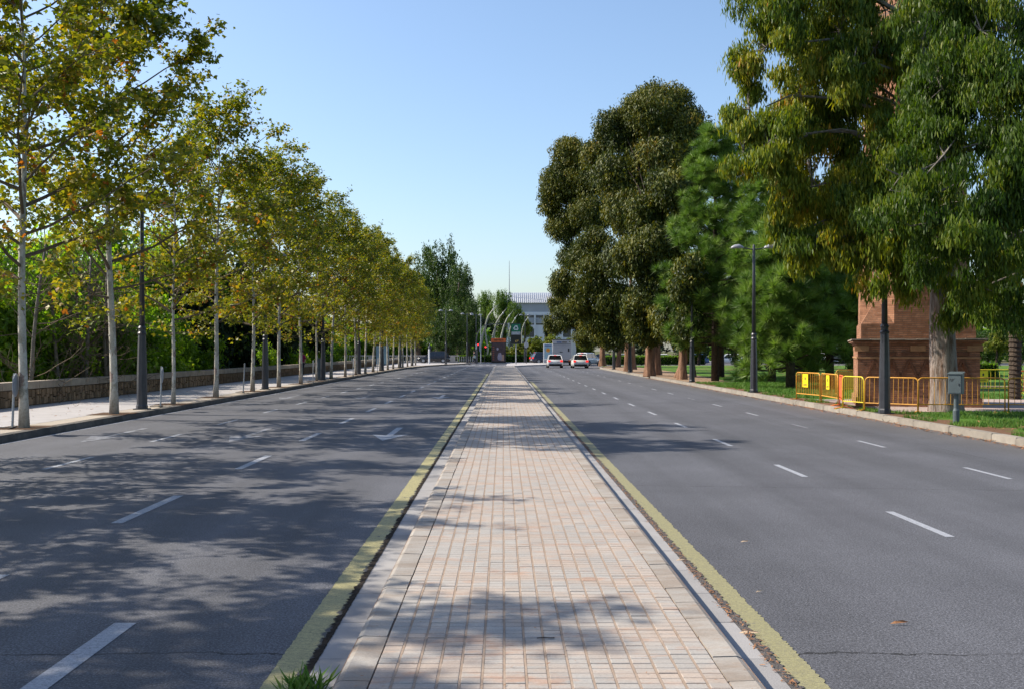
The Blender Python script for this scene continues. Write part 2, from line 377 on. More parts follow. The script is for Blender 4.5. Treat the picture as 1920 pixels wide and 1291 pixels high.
def leafcloud(name, verts, faces, pos, d, nrm, size, tone):
    """many leaf-sized faces as one crown mesh (numpy)"""
    N = len(pos); tv = np.array(verts, float); k = len(tv)
    d = d / np.linalg.norm(d, axis=1, keepdims=True)
    x = np.cross(d, nrm); x /= np.maximum(np.linalg.norm(x, axis=1, keepdims=True), 1e-6); n = np.cross(x, d)
    V = pos[:, None, :] + size[:, None, None] * (tv[None, :, 0, None] * x[:, None, :] + tv[None, :, 1, None] * d[:, None, :] + tv[None, :, 2, None] * n[:, None, :])
    V = V.reshape(-1, 3)
    lens = np.array([len(f) for f in faces]); flat = np.concatenate([np.array(f) for f in faces])
    loops = (flat[None, :] + (np.arange(N) * k)[:, None]).reshape(-1)
    nf = N * len(faces); tot = np.tile(lens, N); st = np.concatenate([[0], np.cumsum(tot)[:-1]])
    me = bpy.data.meshes.new(name)
    me.vertices.add(len(V)); me.vertices.foreach_set('co', V.astype(np.float32).reshape(-1))
    me.loops.add(len(loops)); me.loops.foreach_set('vertex_index', loops.astype(np.int32))
    me.polygons.add(nf); me.polygons.foreach_set('loop_start', st.astype(np.int32)); me.polygons.foreach_set('loop_total', tot.astype(np.int32))
    a = me.attributes.new('tone', 'FLOAT', 'FACE'); a.data.foreach_set('value', np.repeat(np.clip(tone, 0, 1), len(faces)).astype(np.float32))
    me.update(calc_edges=True); return me

def unit(n):
    v = RNG.normal(size=(n, 3)); return v / np.linalg.norm(v, axis=1, keepdims=True)
PLANE_T = ([(0, 0, 0), (.30, .10, .03), (.52, .42, -.06), (.27, .50, .02), (0, 1., -.10), (-.27, .50, .02), (-.52, .42, -.06), (-.30, .10, .03)], [(0, 1, 2, 3), (0, 3, 4, 5), (0, 5, 6, 7)])
LANCE_T = ([(0, 0, 0), (.10, .3, .02), (.085, .68, -.03), (0, 1, -.12), (-.085, .68, -.03), (-.10, .3, .02)], [(0, 1, 2, 3, 4, 5)])
OVAL_T = ([(0, 0, 0), (.30, .35, .06), (0, 1, -.08), (-.30, .35, .06)], [(0, 1, 2), (0, 2, 3)])
BLADE_T = ([(-.09, 0, 0), (.09, 0, 0), (0, 1, .15)], [(0, 1, 2)])

# ------------------------------------------------------------------ ground, roads, pavements
KLY = [(-10.12, -6), (-10.12, 96), (-10.0, 106), (-9.55, 115), (-8.7, 124), (-7.4, 133), (-5.6, 141), (-4.6, 143.5)]
sheet('ground', [(-6000, 170), (6000, 170), (6000, 8000), (-6000, 8000)], -.02, 'earth', kind='structure')
sheet('ground', [(9, -200), (6000, -200), (6000, 170), (9, 170)], -.02, 'earth', kind='structure')
sheet('ground', [(-15.3, -200), (9, -200), (9, 170), (-15.3, 170)], -.03, 'earth', kind='structure')
sheet('riverbed_park', [(-6000, -200), (-15.3, -200), (-15.3, 170), (-6000, 170)], -4.5, 'earth', kind='structure')
MB().box((-15.4, 60, -2.4), (.2, 220, 4.4)).build('embankment_wall', 'wall_mortar', kind='structure')
rd = sheet('road', [(-10.3, -60), (10.4, -60), (10.4, 112), (12, 121), (16, 124), (80, 124), (80, 166), (-8, 166), (-8, 126), (-10.3, 118)], 0, 'asphalt', kind='structure')
# left pavement
pav = [(-14.9, -60)] + [(x - .9, max(y, -60) if y > 0 else -60) for x, y in KLY] + [(-4.6, 149.7), (-14.9, 149.7)]
me = MB().prism(pav, 0., .15).mesh('pavement'); link('pavement', me, 'sidewalk', kind='structure')
# kerbs of the left and right carriageways: one stone per part
def kerb_line(name, line, side, w, m, step, zt=.15, inner=None, innerm=None, label=None):
    root = empty(name, kind='structure')
    pts = [Vector((x, y, 0)) for x, y in line]
    for i in range(len(pts) - 1):
        a, b = pts[i], pts[i + 1]; L = (b - a).length; d = (b - a) / L; nrm = Vector((d.y, -d.x, 0)) * side
        n = max(1, round(L / step))
        for k in range(n):
            s0, s1 = L * k / n + .006, L * (k + 1) / n - .006
            c = (a + d * ((s0 + s1) / 2)) + nrm * (w / 2)
            key = (name, round(s1 - s0, 2))
            if key not in KM:
                bmb = MB().box((0, 0, zt / 2 + .0), (w, s1 - s0, zt)); mm = bmb.mesh('kerb_stone')
                bm = bmesh.new(); bm.from_mesh(mm)
                bmesh.ops.bevel(bm, geom=[e for e in bm.edges if all(v.co.z > zt * .9 for v in e.verts)], offset=.018, segments=2, affect='EDGES'); bm.to_mesh(mm); bm.free()
                mm.materials.append(MATS[m]); KM[key] = mm
            jz = random.uniform(-.004, .004)
            link('kerb_stone', KM[key], None, root, loc=(c.x + random.uniform(-.004, .004), c.y, jz), rz=math.atan2(-d.x, d.y))
            if inner:
                key2 = (name, 'i', round(s1 - s0, 2))
                if key2 not in KM:
                    mm = MB().box((0, 0, zt / 2 - .002), (inner - .012, s1 - s0, zt)).mesh('edge_slab'); mm.materials.append(MATS[innerm]); KM[key2] = mm
                c2 = c + nrm * ((w + inner) / 2)
                link('edge_slab', KM[key2], None, root, loc=(c2.x, c2.y, jz * .5), rz=math.atan2(-d.x, d.y))
    return root
KM = {}
kerb_line('left_kerb', [(x, y if y > 0 else 12) for x, y in KLY], -1, .28, 'kerb_dark', 1.0, inner=.62, innerm='kerb_slab')
KRY = [(10.12, 10), (10.12, 98), (10.3, 108), (11.2, 116), (13.5, 121), (18, 123.4), (40, 123.6)]
kerb_line('right_kerb', KRY, 1, .24, 'kerb_concrete', 1.0)
# right verge and lawn
lawn = [(x + .24, y) for x, y in KRY[:5]] + [(18, 123.1), (80, 123.1), (80, -60), (10.36, -60)]
lw = MB().prism(lawn, -.01, .145).mesh('lawn'); link('lawn', lw, 'lawn', kind='structure')
sheet('dirt_verge', [(10.38, 55), (12.6, 56), (13.6, 66), (14.4, 90), (14.5, 116), (12.5, 118), (11.3, 114), (10.5, 106), (10.38, 98)], .150, 'dirt_verge', kind='structure')
sheet('plaza_paving', [(11.2, 28.6), (11.0, 36), (40, 37), (40, 28.4)], .150, 'plaza', kind='structure')
for yy in (48, 61): sheet('park_path', [(13.5, yy), (60, yy + 2), (60, yy + 3.4), (13.5, yy + 1.3)], .151, 'dirt_verge', kind='structure')
# far pavement of the junction and traffic island
isl = [(.3, 118.5), (1.35, 119.2), (3.2, 126), (5.7, 132.5), (7.0, 140), (7.6, 152), (6.5, 156), (2.4, 156), (.6, 140)]
link('traffic_island', MB().prism(isl, 0, .15).mesh(), 'sidewalk', kind='structure')
fp = [(-6, 148.5), (1.2, 148.5), (2.0, 166), (80, 166), (80, 175), (-60, 175), (-60, 150.6), (-6, 150.6)]
link('far_pavement', MB().prism(fp, 0, .14).mesh(), 'sidewalk', kind='structure')

# central reservation
X0, X1, KL, KR = -.687, 1.165, -.884, 1.353
med = empty('median', kind='structure')
MB().box(((KL + KR) / 2, 57, .068), (KR - KL - .03, 126, .137)).build('mortar_bed', 'mortar_dark', med)
for c in range(1, 16): MB().box((X0 + (X1 - X0) / 16 * c, 57, .1395), (.0125, 126, .017)).build('joint_strip', 'mortar', med)
NC = 16; cw = (X1 - X0) / NC; RL = .166
def blockmesh(nx=1):
    b = MB(); w = cw - .013; h0, h1 = .10, .1485
    for s in (-1, 1):
        yc = s * RL / 4; l = RL / 2 - (.007)
        x, y = w / 2, l / 2; bv = .003
        vs = [(-x, yc - y, h0), (x, yc - y, h0), (x, yc + y, h0), (-x, yc + y, h0), (-x, yc - y, h1 - bv), (x, yc - y, h1 - bv), (x, yc + y, h1 - bv), (-x, yc + y, h1 - bv),
              (-x + bv, yc - y + bv, h1), (x - bv, yc - y + bv, h1), (x - bv, yc + y - bv, h1), (-x + bv, yc + y - bv, h1)]
        b.add(vs, [(8, 9, 10, 11)] + [(i, (i + 1) % 4, 4 + (i + 1) % 4, 4 + i) for i in range(4)] + [(4 + i, 4 + (i + 1) % 4, 8 + (i + 1) % 4, 8 + i) for i in range(4)])
    b.box((0, 0, .118), (w, RL - .012, .053)) if False else None
    return b
bmesh0 = blockmesh().mesh('paving_block'); bmesh0.materials.append(MATS['paver'])
rows = 18; ystart = 4.95
for r in range(rows):
    for c in range(NC):
        link('paving_block', bmesh0, None, med, loc=(X0 + cw * (c + .5), ystart + RL * r, random.uniform(-.0022, .0022)))
bj = MB(); bg2 = MB(); tmpl = blockmesh(); y = ystart + RL * rows
while y < 45:
    for c in range(NC):
        dz = random.uniform(-.002, .002); ox = X0 + cw * (c + .5)
        bj.add([(vx + ox, vy + y, vz + dz) for vx, vy, vz in tmpl.v], tmpl.f)
    y += RL
y = ystart - RL
while y > 3.6:
    for c in range(NC): ox = X0 + cw * (c + .5); bj.add([(vx + ox, vy + y, vz) for vx, vy, vz in tmpl.v], tmpl.f)
    y -= RL
y = 45.05
while y < 119.5:
    for c in range(NC): (bj if y < 62 else bg2).box((X0 + cw * (c + .5), y + .25, .124), (cw - .014, .486, .049))
    y += .5
def quick(b, name, m, parent, **kw):
    me = bpy.data.meshes.new(name); me.from_pydata(b.v, [], b.f); me.update(); return link(name, me, m, parent, **kw)
quick(bj, 'paving_field', 'paver_joined', med, kind='stuff')
bg2.build('paving_field', 'paver_grey', med, kind='stuff')
for sgn, xa, xb in ((-1, KL, X0), (1, X1, KR)):
    for L, ya, yb in ((.41, 3.6, 45), (1.64, 45, 120)):
        w = xb - xa - .008; prof = []   # rounded outer edge
        o = 1 if sgn > 0 else -1; hw = w / 2; rr = .045
        pr = [(-o * hw, 0.0), (-o * hw, .148), (o * (hw - rr), .152), (o * (hw - rr * .35), .152 - rr * .28), (o * hw, .152 - rr), (o * (hw + .006), 0.)]
        n = len(pr); l = L / 2 - .004
        mb = MB().add([(x, -l, z) for x, z in pr] + [(x, l, z) for x, z in pr], [tuple(range(n)), tuple(range(2 * n - 1, n - 1, -1))] + [(i, (i + 1) % n, n + (i + 1) % n, n + i) for i in range(n)])
        km = mb.mesh('kerb_stone'); km.materials.append(MATS['kerb_pale'])
        y = ya
        while y < yb:
            link('kerb_stone', km, None, med, loc=((xa + xb) / 2 + random.uniform(-.004, .004), y + L / 2, random.uniform(-.003, .002))); y += L
for xa, xb in ((-1.105, KL - .012), (KR + .012, 1.57)):
    for L, ya, yb in ((.82, 3.6, 45), (3.28, 45, 118)):
        gm = MB().box((0, 0, .004), (xb - xa, L - .008, .016)).mesh('gutter_slab'); gm.materials.append(MATS['gutter'])
        y = ya
        while y < yb: link('gutter_slab', gm, None, med, loc=((xa + xb) / 2, y + L / 2, random.uniform(0, .002))); y += L
# ragged debris joints
def ragged(name, xa, xb, ja, jb, y0, y1, z, m, step=.06, **kw):
    vs = []; fs = []; y = y0; i = 0
    while y < y1:
        st = .018 * max(1, y / 5); vs += [(xa + random.uniform(-ja, ja), y, z), (xb + random.uniform(-jb, jb), y, z)]
        if i: fs.append((2 * i - 2, 2 * i - 1, 2 * i + 1, 2 * i))
        y += st; i += 1
    me = bpy.data.meshes.new(name); me.from_pydata(vs, [], fs); me.update()
    if me.polygons[0].normal.z < 0: me.flip_normals()
    return link(name, me, m, **kw)
ragged('left_joint_dirt', -1.145, -1.100, .022, .003, 3.6, 105, .016, 'debris', kind='structure')
ragged('right_joint_grit', 1.565, 1.64, .003, .02, 3.6, 105, .009, 'gravel_joint', kind='structure')
def strip(name, xa, xb, y0, y1, z, m):
    return sheet(name, [(xa, y0), (xb, y0), (xb, y1), (xa, y1)], z, m, kind='structure')
ragged('yellow_line', -1.335, -1.13, .006, .010, 3.6, 84, .005, 'yellow_paint_left', kind='structure')
ragged('yellow_line', 1.622, 1.80, .012, .010, 3.6, 62, .004, 'yellow_paint_right', kind='structure')
strip('sunlit_edge_line', -10.05, -9.93, 12, 95, .004, 'white_paint')  # white edge line that also paints in the sunlit gutter edge
def dash(x, y0, l, w, m='white_paint'):
    return strip('lane_dash', x - w / 2, x + w / 2, y0, y0 + l, .004, m)
dash(-2.57, 4.9, 2.0, .15); dash(-4.15, 6.4, 2.0, .13)
for k in range(22): dash(-4.16, 10.9 + 5.0 * k, 2.1, .13, 'white_paint')
for k in range(17): dash(-7.2, 15.9 + 4.85 * k, 1.9, .10, 'white_paint')
for k in range(20): dash(4.46, 10.1 + 4.85 * k, 1.6, .095, 'white_paint' if k < 14 else 'faded_paint')
for k in range(19): dash(7.36, 14.7 + 4.85 * k, 1.45, .085, 'faded_paint' if k % 3 == 2 else 'white_paint')
def arrow(x, y, s=1., m='white_paint'):
    P = [(0, 0), (.40, 1.55), (.075, 1.35), (.075, 3.6), (-.075, 3.6), (-.075, 1.35), (-.40, 1.55)]
    return sheet('road_arrow', [(x + px * s, y + py * s) for px, py in P], .004, m, kind='structure')
for yy in (21.0, 39.5):
    arrow(-2.5, yy); arrow(-5.6, yy - .3, 1., 'faded_paint'); arrow(-8.6, yy - .4, 1.05, 'faded_paint')
for k in range(9): strip('crossing_stripe', -9.0 + k * .95, -8.5 + k * .95, 136.5 + max(0, 5 - k) * 1.2, 139.5 + max(0, 5 - k) * 1.2, .005, 'white_paint') if k > 2 else None

# ------------------------------------------------------------------ riverside parapet wall
wall = empty('riverside_wall', (0, 0, 0), label='low brown stone wall with pale coping along the left pavement', cat='wall')
WX = -14.85
MB().box((WX - .22, 56, .41), (.30, 185, .54)).build('wall_core', 'wall_mortar', wall)
y = 20.; stones = 0; mas = MB()
def stone_mesh():
    b = MB(); s = [random.uniform(-.07, .07) for _ in range(8)]
    b.add([(-.5, -.5 + s[0], -.5 + s[1]), (.5, -.46 + s[2], -.46 + s[3]), (.5, .46 + s[4], -.46 + s[5]), (-.5, .5, -.5 + s[6]), (-.5, -.5 + s[7], .5), (.5, -.45 + s[1], .45 + s[0]), (.5, .45 + s[3], .46), (-.5, .5, .5)],
          [(3, 2, 1, 0), (4, 5, 6, 7), (0, 1, 5, 4), (1, 2, 6, 5), (2, 3, 7, 6), (3, 0, 4, 7)]); return b
SM = []
for i in range(9):
    b = stone_mesh(); me = b.mesh('wall_stone'); 
    bm = bmesh.new(); bm.from_mesh(me); bmesh.ops.bevel(bm, geom=list(bm.edges), offset=.06, segments=1, affect='EDGES'); bm.to_mesh(me); bm.free(); me.materials.append(MATS['wall_stone']); SM.append((b, me))
while y < 148:
    z = .15; wdt = random.uniform(.10, .19); 
    cuts = [random.uniform(.32, .50)]
    lv = [.15] + cuts + [.665]
    for a, b_ in zip(lv[:-1], lv[1:]):
        i = random.randrange(9); dp = .05 + random.uniform(-.012, .014)
        c = (WX - .07 + dp / 2, y + wdt / 2, (a + b_) / 2); sc = (dp * 1.6, wdt - .016, b_ - a - .016)
        if 30.2 < y and stones < 298:
            o = link('wall_stone', SM[i][1], None, wall, loc=c); o.scale = sc; stones += 1
        else: mas.add([(c[0] + p[0] * sc[0], c[1] + p[1] * sc[1], c[2] + p[2] * sc[2]) for p in SM[i][0].v], SM[i][0].f)
    y += wdt
mas.build('masonry', 'wall_stone', wall, kind='stuff')
cm = MB().box((0, 0, 0), (.46, 1.19, .235)).mesh('coping_stone')
bm = bmesh.new(); bm.from_mesh(cm); bmesh.ops.bevel(bm, geom=list(bm.edges), offset=.012, segments=2, affect='EDGES'); bm.to_mesh(cm); bm.free(); cm.materials.append(MATS['coping'])
y = -30.
while y < 149:
    o = link('coping_stone', cm, None, wall, loc=(WX - .2 + random.uniform(-.006, .006), y + .6, .79 + random.uniform(-.005, .005))); y += 1.2
# bridge balustrade beyond, running across
bal = empty('bridge_balustrade', (-43.5, 150.2, 0), label='pale stone balustrade with square piers crossing behind the far end of the left pavement', cat='balustrade')
MB().box((0, 0, .22), (74, .5, .2)).build('plinth', 'balustrade_stone', bal)
MB().box((0, 0, 1.18), (74, .5, .16)).build('handrail', 'balustrade_stone', bal)
pm = MB().box((0, 0, .62), (.9, .46, .98)).mesh('pier'); pm.materials.append(MATS['balustrade_stone'])
bmn = MB().lathe([(.07, .32), (.11, .5), (.06, .8), (.08, 1.1)], 8).mesh('baluster'); bmn.materials.append(MATS['balustrade_stone'])
for k in range(19):
    link('pier', pm, None, bal, loc=(-36 + k * 4, 0, 0))
    for j in range(9 if k > 8 else 0): link('baluster', bmn, None, bal, loc=(-36 + k * 4 + .75 + j * .32, 0, 0))
for k in range(9): MB().box((-34 + k * 4, 0, .71), (3.1, .3, .78)).build('infill_panel', 'balustrade_stone', bal)

# ------------------------------------------------------------------ trees
def limb(p, d, L, r0, r1, up=.25, n=5, wob=.12):
    """a bent branch: polyline and radii"""
    pts = [np.array(p, float)]; d = np.array(d, float); d /= np.linalg.norm(d); rad = [r0]
    for i in range(n):
        d = d + np.array([random.gauss(0, wob), random.gauss(0, wob), random.gauss(0, wob) + up / n]); d /= np.linalg.norm(d)
        pts.append(pts[-1] + d * L / n); rad.append(r0 + (r1 - r0) * (i + 1) / n)
    return pts, rad
def pt_on(pts, t):
    x = t * (len(pts) - 1); i = min(int(x), len(pts) - 2); f = x - i; return pts[i] * (1 - f) + pts[i + 1] * f

def plane_tree(seed, H=10.4, nleaf=17000, base=2.9, spread=2.8, r=.088, ym=0.):
    random.seed(seed); global RNG; RNG = np.random.default_rng(seed)
    tb = MB(); bb = MB()
    lean = (random.uniform(-.02, .02), random.uniform(-.02, .02)); tp = []
    n = 14
    for i in range(n + 1):
        t = i / n; tp.append(np.array([lean[0] * t * H + .05 * math.sin(t * 9 + seed) * t ** .5, lean[1] * t * H + .05 * math.sin(t * 7 + seed * 2) * t ** .5, t * H * .95]))
    tr = [r * 1.25] + [r * (1 - .93 * (i / n) ** 1.1) for i in range(1, n + 1)]
    tb.tube(tp, tr, 12)
    for _ in range(5):   # bark knobs
        t = random.uniform(.05, .35); q = pt_on(tp, t); a = random.uniform(0, 6.3); q2 = q + np.array([math.cos(a), math.sin(a), .3]) * (r * 1.05)
        tb.tube([q, q2], [.045, .02], 6)
    seeds = []; nl = 34; az = random.uniform(0, 6)
    for i in range(nl):
        h = base + (H * .93 - base) * (max(0., i + random.uniform(-.3, .3)) / nl) ** .95; h = max(base, h); az += 2.4 + random.uniform(-.3, .3)
        t = (h - base) / (H - base)
        L = spread * (0.72 + .55 * math.sin(min(1., t * 1.5 + .15) * math.pi * .62)) * (1 - .62 * max(0, t) ** 1.8) * random.uniform(.75, 1.15)
        el = random.uniform(.15, .5) + .55 * t
        d = (math.cos(az) * math.cos(el), math.sin(az) * math.cos(el), math.sin(el))
        rb = max(.012, .05 * (1 - .75 * t) * random.uniform(.6, 1.1))
        P_, Rd = limb(pt_on(tp, min(.99, h / (H * .95))), d, L * 1.1, rb, .007, .25, 6)
        bb.tube(P_, Rd, 5, False)
        for k in range(8):
            tt = random.uniform(.25, 1.); q = pt_on(P_, tt); a = random.uniform(0, 6.3)
            d2 = np.array([math.cos(a), math.sin(a), random.uniform(-.35, .7)]) + .6 * (P_[-1] - P_[0]) / max(L, .1)
            P2, R2 = limb(q, d2, random.uniform(.45, 1.05) * (1.1 - .35 * t), .010, .004, .1, 3, .25)
            bb.tube(P2, R2, 3, False)
            for s in np.linspace(.25, 1, 4): seeds.append(pt_on(P2, s))
        seeds.append(P_[-1])
    for _ in range(8):   # low stray twigs
        h = random.uniform(base * .8, base); a = random.uniform(0, 6.3); P2, R2 = limb(pt_on(tp, h / (H * .95)), (math.cos(a), math.sin(a), .3), .9, .012, .004, -.1, 4, .2); bb.tube(P2, R2, 3, False)
        seeds.append(P2[-1]); seeds.append(P2[-2])
    seeds = np.array(seeds); idx = RNG.integers(0, len(seeds), nleaf)
    keep = RNG.random(len(seeds)) > .13; idx = idx[keep[idx]]
    N = len(idx); pos = seeds[idx] + RNG.normal(0, .13, (N, 3)) * np.array([1, 1, .8])
    dd = unit(N); dd[:, 2] = dd[:, 2] * .5 - .35; nn = unit(N) * .75; nn[:, 2] += .75
    st = RNG.normal(0, .18, len(seeds)); zrel = np.clip((pos[:, 2] - base) / (H - base), 0, 1)
    tone = .42 + st[idx] * .8 + RNG.normal(0, .17, N) + .15 * (1 - zrel)
    me = leafcloud('crown', *PLANE_T, pos, dd, nn, RNG.uniform(.075, .16, N), tone); me.materials.append(plane_leaf)
    t1 = tb.mesh('trunk'); t1.materials.append(MATS['plane_bark']); t1.polygons.foreach_set('use_smooth', [True] * len(t1.polygons))
    t2 = bpy.data.meshes.new('limbs'); t2.from_pydata([tuple(v) for v in bb.v], [], bb.f); t2.update(); t2.materials.append(MATS['twig'])
    return t1, t2, me
PV = [plane_tree(3, 10.6), plane_tree(8, 11.2, 20000, spread=3.0, r=.10), plane_tree(12, 9.9, 15000, 2.9), plane_tree(21, 10.4, 15000, 2.7, 2.7), plane_tree(33, 8.6, 4500, 2.7, 1.9, .065)]
random.seed(5)
ORD = ['first', 'second', 'third', 'fourth', 'fifth', 'sixth', 'seventh', 'eighth', 'ninth', 'tenth', 'eleventh', 'twelfth', 'thirteenth', 'fourteenth', 'fifteenth', 'sixteenth', 'seventeenth', 'eighteenth', 'nineteenth', 'twentieth', 'twenty-first', 'twenty-second']
pit = MB().box((0, 0, 0), (1.0, 1.2, .01)).mesh('tree_pit'); pit.materials.append(MATS['soil'])
pits = empty('tree_pits', kind='structure')
specs = [(2.6, 1, .84), (7.6, 1, .76), (12.6, 1, .70), (17.5, 2, .74), (22.6, 0, 1.12), (27.6, 1, 1.06), (32.6, 4, 1.0), (37.6, 3, 1.02), (43.1, 2, .96), (48.2, 0, 1.0), (53.0, 3, 1.0), (58, 4, 1.0), (63, 1, .94), (68, 0, .97), (73, 2, 1.0), (78, 3, 1.0), (83, 1, .97), (88, 0, .99), (93, 3, 1.0), (98, 2, 1.02), (103, 1, .93), (108, 0, .97), (113, 3, .95), (118, 2, .95), (123, 0, .92)]
vis = 0
side_note = ['slim mottled trunk with a flat sign in front', 'stout pale trunk just before the first lamp post', 'thinnest wavy trunk after the first lamp post', 'pale speckled trunk near the empty sign pole', 'thin trunk just before the second lamp post', 'slim trunk just past the second lamp post', 'pale trunk beside the walker in magenta', 'thin brown trunk by the third lamp post']
for i, (y, v, s) in enumerate(specs):
    lab = None
    if y < 20: lab = f'plane tree at the left kerb outside the view shading the near road, {ORD[i]}'
    else:
        lab = (f'plane tree with {side_note[vis]}' if vis < 8 else f'young plane tree on the left pavement, {ORD[vis]} along the row from the viewer'); vis += 1
    t1, t2, me = PV[v]; x = -10.62 + random.uniform(-.06, .06)
    root = empty('plane_tree', (x, y, .15), random.uniform(0, 6.28) , label=lab, cat='tree', group='plane trees along the left kerb'); root.scale = (s * (1.38 if y < 14 else 1.),) * 2 + (s,); root.rotation_euler = (random.uniform(-.022, .022), random.uniform(-.022, .022), root.rotation_euler[2])
    link('trunk', t1, None, root); link('branch_framework', t2, None, root, kind='stuff'); link('crown', me, None, root)
    link('tree_pit', pit, None, pits, loc=(x - .05, y + .05, .150))

def lobes_tree(name, trunkpts, trunkr, lobes, mat, bark, label, n, lsize, group=None, template=LANCE_T, hang=.75, cl=.8, seed=1, cluster_leaves=60, tonemid=.45, minw=-1e9, shell=.35, cat='tree', lm=None, limbs=True, strand=11, droop=.6, srange=(.22, .38), crange=(.55, 1.0)):
    """tree with crown lobes (world coords): cx,cy,cz,rx,ry,rz; clusters of hanging leaves in each lobe's outer volume"""
    global RNG; RNG = np.random.default_rng(seed); random.seed(seed)
    base = np.array(trunkpts[0], float); root = empty(name, tuple(base), label=label, cat=cat, group=group)
    tb = MB(); tp = [np.array(p, float) - base for p in trunkpts]; tpp = []; trr = []
    for k_ in range(25):
        f_ = (k_ / 24) ** 1.5; tpp.append(pt_on(tp, f_)); q_ = f_ * (len(tp) - 1); i_ = min(int(q_), len(tp) - 2); trr.append((trunkr[i_] + (trunkr[i_ + 1] - trunkr[i_]) * (q_ - i_)))
    tb.tube(tpp, trr, 28); hb_ = trunkr[0]
    for vi in range(len(tb.v)):
        x_, y_, z_ = tb.v[vi]; c_ = pt_on(tpp, min(1., (max(z_, 0) / max(tp[-1][2], .1)) ** (1 / 1.5))); dx, dy = x_ - c_[0], y_ - c_[1]; an = math.atan2(dy, dx)
        m_ = 1 + .07 * math.sin(3 * an + seed + z_ * .8) + .05 * math.sin(7 * an - z_ * 1.3 + seed) + max(0, .8 - z_) * .30 * (.6 + .5 * math.sin(5 * an + seed))
        tb.v[vi] = (c_[0] + dx * m_, c_[1] + dy * m_, z_)
    t1 = tb.build('trunk', bark, root, smooth=True)
    bb = MB(); vol = np.array([l[3] * l[4] * l[5] for l in lobes]) ** .67; vol /= vol.sum()
    per = strand; nst = int(n / per); P0 = []; G = []; T = []; Ln = []
    for l, v in zip(lobes, vol):
        c = np.array(l[:3]) - base; rad = np.array(l[3:6]); ms = max(7, int(nst * v / 55))      # sub-lobes, each a dome of hanging sprays
        u = unit(ms); u[:, 2] = u[:, 2] * .9 + .12; rs = rad.mean() * RNG.uniform(*srange, ms)
        sc = c + u * rad * RNG.uniform(*crange, (ms, 1)); st_ = RNG.normal(0, .12, ms) + RNG.normal(0, .04)
        k = max(ms * 8, int(nst * v)); si = RNG.integers(0, ms, k); w = unit(k); w[:, 2] = w[:, 2] * .75 + .25
        P0.append(sc[si] + w * rs[si][:, None] * RNG.uniform(.5, 1., (k, 1))); G.append(w * .7 + u[si] * .5); T.append(st_[si] + RNG.normal(0, .07, k)); Ln.append(np.minimum(rs[si] * 1.3, droop) * RNG.uniform(.5, 1.2, k))
        if limbs:
            ht = min(max(c[2] - rad[2] * .9, tp[1][2]), tp[-1][2]); q = tp[0]
            for a, b in zip(tp[:-1], tp[1:]):
                if a[2] <= ht <= b[2]: q = a + (b - a) * (ht - a[2]) / max(b[2] - a[2], .01)
            dv = c - q; L0 = np.linalg.norm(dv); cur = [q + dv * t_ + np.array([0, 0, .22 * L0 * math.sin(t_ * 3.14) * (1 - .4 * t_)]) + RNG.normal(0, .012 * L0, 3) * math.sin(t_ * 3.14) for t_ in np.linspace(0, .92, 7)]
            bb.tube(cur, list(np.linspace(trunkr[-1] * .42, .02, 7)), 6, False)
            for j in range(ms): bb.tube([c, (c + sc[j]) / 2 + RNG.normal(0, .12, 3), sc[j]], [.022, .014, .006], 4, False)
    P0 = np.concatenate(P0); G = np.concatenate(G); T = np.concatenate(T); Ln = np.concatenate(Ln)
    idx = np.repeat(np.arange(len(P0)), per); N = len(idx); tt = RNG.random(N)
    sway = RNG.normal(0, .12, (len(P0), 3)); sway[:, 2] = 0
    pos = P0[idx] + np.stack([0 * tt, 0 * tt, -tt * Ln[idx]], 1) + sway[idx] * tt[:, None] + G[idx] * (np.sin(tt * 2.2) * .12)[:, None] + RNG.normal(0, .045 * cl / .5, (N, 3))
    dd = unit(N) * (1 - hang) + np.array([0, 0, -hang]) + .18 * unit(N); nn = unit(N) * .8 + .8 * G[idx]
    tone = tonemid + T[idx] + RNG.normal(0, .11, N)
    me = leafcloud('crown', *template, pos, dd, nn, RNG.uniform(.7, 1.25, N) * lsize, tone); link('crown', me, mat, root)
    if limbs: quick(bb, 'branch_framework', 'bark_grey' if bark == 'euc_bark' else 'bark_dark', root, kind='stuff')
    return root
def L_(x, y, z, r, ry=None, dz=None):  # crown lobe from a photo position, depth and radius in pixels
    p = at(x, y, z); m = r * z / FPX; return (p[0], p[1], p[2], m, (dz or m), (ry * z / FPX) if ry else m)

